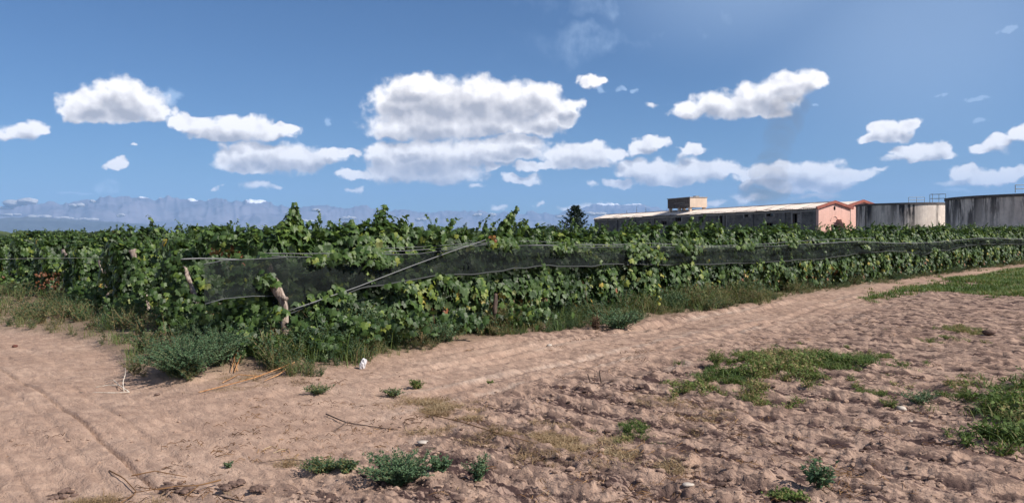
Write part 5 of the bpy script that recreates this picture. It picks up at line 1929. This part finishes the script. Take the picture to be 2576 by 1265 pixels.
def stone(px, py, wpx, hpx, label, mt, cat='stone', seed=1, flat=.7, name='stone', group=None):
    p = on_ground(G(px, py))
    D = p.y
    V, F = lump(ICO2, (wpx * D / FPX / 2, wpx * D / FPX / 2 * .8, hpx * D / FPX / 2), seed, .3, 1.7)
    o = link(name, np_mesh(name, V, F, mt, {'tint': np.full(len(V), .5)}, True))
    o.location = p + Vector((0, 0, hpx * D / FPX * .28))
    return tag(o, label, cat, group)


stone(2266, 1030, 30, 14, 'pale flat stone in the tilled soil at the right', M_stone)
stone(1382, 872, 14, 8, 'small pale stone lying on the track', M_stone, seed=2)
stone(2291, 1060, 12, 7, 'small tan stone right of the pale flat one', M_stone, seed=3)
stone(1730, 1240, 30, 9, 'flat pale stone near the bottom edge', M_stone, seed=4)
stone(1065, 1118, 34, 10, 'flat light stone above the foreground weed bush', M_stone, seed=5)
stone(38, 875, 14, 8, 'small dark red lump at the left edge of the sand', simple('red_lump', (.12, .05, .04), .9, .1), 'clod', 6, name='clod')
stone(2487, 846, 34, 14, 'dark clod at the right near the track', M_clod, 'clod', 7, name='clod', group='big dark clods')
stone(2513, 932, 26, 13, 'dark clod nearer in the tilled soil at the right', M_clod, 'clod', 8, name='clod', group='big dark clods')
stone(395, 1003, 14, 7, 'dark pebble on the bare sand at the left', M_clod, 'clod', 9, name='clod')

for i, (px, py, w) in enumerate(((425, 1222, 26), (470, 1230, 22), (572, 1222, 24), (602, 1212, 12), (648, 1236, 20), (150, 1228, 34))):
    p = on_ground(G(px, py)); D = p.y
    a_ = Acc(); r = np.random.default_rng(880 + i)
    for q in range(26):
        s_q = r.uniform(.008, .028)
        V, F = lump(ICO1, (s_q * 1.3, s_q, s_q * .7), q + i * 30, .35, 2)
        o2 = r.normal(0, .42, 2) * w * D / FPX
        a_.add(V + np.array([o2[0], o2[1] * 1.6, s_q * .4 + max(0, .02 - abs(o2[0]) * .1)]), F)
    o = link('crumbled_soil', a_.mesh('crumbled_soil', M_clod))
    o.location = p
    tag(o, None, None, None, 'stuff')

# crumpled white bag
p = on_ground(G(912, 930))
V, F = ICO3
n_ = fbm(V[:, 0] * 2.2 + 4, V[:, 1] * 2.2 + V[:, 2] * 2.9, 8, 4, .65)
V = V * (1 + (n_ - .5) * .9)[:, None] * np.array([.05, .045, .095])
V = V + np.array([.25, 0, 0]) * (V[:, 2:3])
o = link('plastic_bag', np_mesh('plastic_bag', V, F, M_bag, None, False))
o.location = p + Vector((0, 0, .065))
tag(o, 'crumpled white plastic bag at the edge of the weeds', 'bag')

# clods and crumbs of soil
cr = np.random.default_rng(91)
acc, acc2 = Acc(), Acc()
cand = []
N = 46000
rr0 = 3.2 * (40 / 3.2) ** cr.random(N)
aa0 = np.radians(cr.uniform(-42, 42, N))
X, Y_ = rr0 * np.sin(aa0), rr0 * np.cos(aa0)
hh_, till_, _ = ground_fields(X, Y_)
s_, t_ = st_of(X, Y_)
ok = (cr.random(N) < (.14 + .85 * till_)) & (t_ > np.interp(s_, EDGE_S, EDGE_T)) & (vnoise(X * 1.3, Y_ * 1.3, 19) > .28)
ok &= in_left(X, Y_) > .5
idx = np.nonzero(ok)[0][:11000]
for i in idx:
    s = .006 + .026 * cr.random() ** 3.5 * (.5 + .7 * till_[i])
    V, F = lump(ICO1, (s * cr.uniform(.8, 1.5), s, s * cr.uniform(.5, .8)), int(cr.integers(200)), .6, 2.6)
    (acc if (till_[i] > .3 and cr.random() < .6) else acc2).add(V + np.array([X[i], Y_[i], hh_[i] + s * .2]), F)
print('clods', len(idx))
tag(link('soil_clods', acc.mesh('soil_clods', M_clod, False)), 'dark brown clods scattered over the tilled soil', kind='stuff')
tag(link('soil_crumbs', acc2.mesh('soil_crumbs', M_clod2, False)), 'pale crumbs of sandy soil', kind='stuff')
# bits of twig and dead leaf over the ground
DT = []
for i in range(4):
    a_ = Acc()
    r = np.random.default_rng(700 + i)
    for q in range(5):
        a = r.uniform(0, 6.28); L = r.uniform(.04, .14)
        c = r.normal(0, .08, 2)
        a_.add(*tube([(c[0], c[1], .008), (c[0] + math.cos(a) * L * .5, c[1] + math.sin(a) * L * .5, .014 + r.uniform(0, .02)), (c[0] + math.cos(a + .4) * L, c[1] + math.sin(a + .4) * L, .006)],
                     [.003, .003, .0015], 3, False), r.uniform(0, .6))
    DT.append(a_)
pl_ = []
for q in range(2600):
    rr = 4 * (24 / 4) ** cr.random(); a = R(cr.uniform(-40, 40))
    x, y = rr * math.sin(a), rr * math.cos(a)
    s, t = st_of(x, y)
    if t < np.interp(s, EDGE_S, EDGE_T): continue
    if float(vnoise(x * .8, y * .8, 23)) < .5: continue
    pl_.append((x, y))
scatter('ground_litter', DT, pl_[:900], 'small twigs and straw bits over the soil', M_straw, seed=77, smin=.6, smax=1.3)
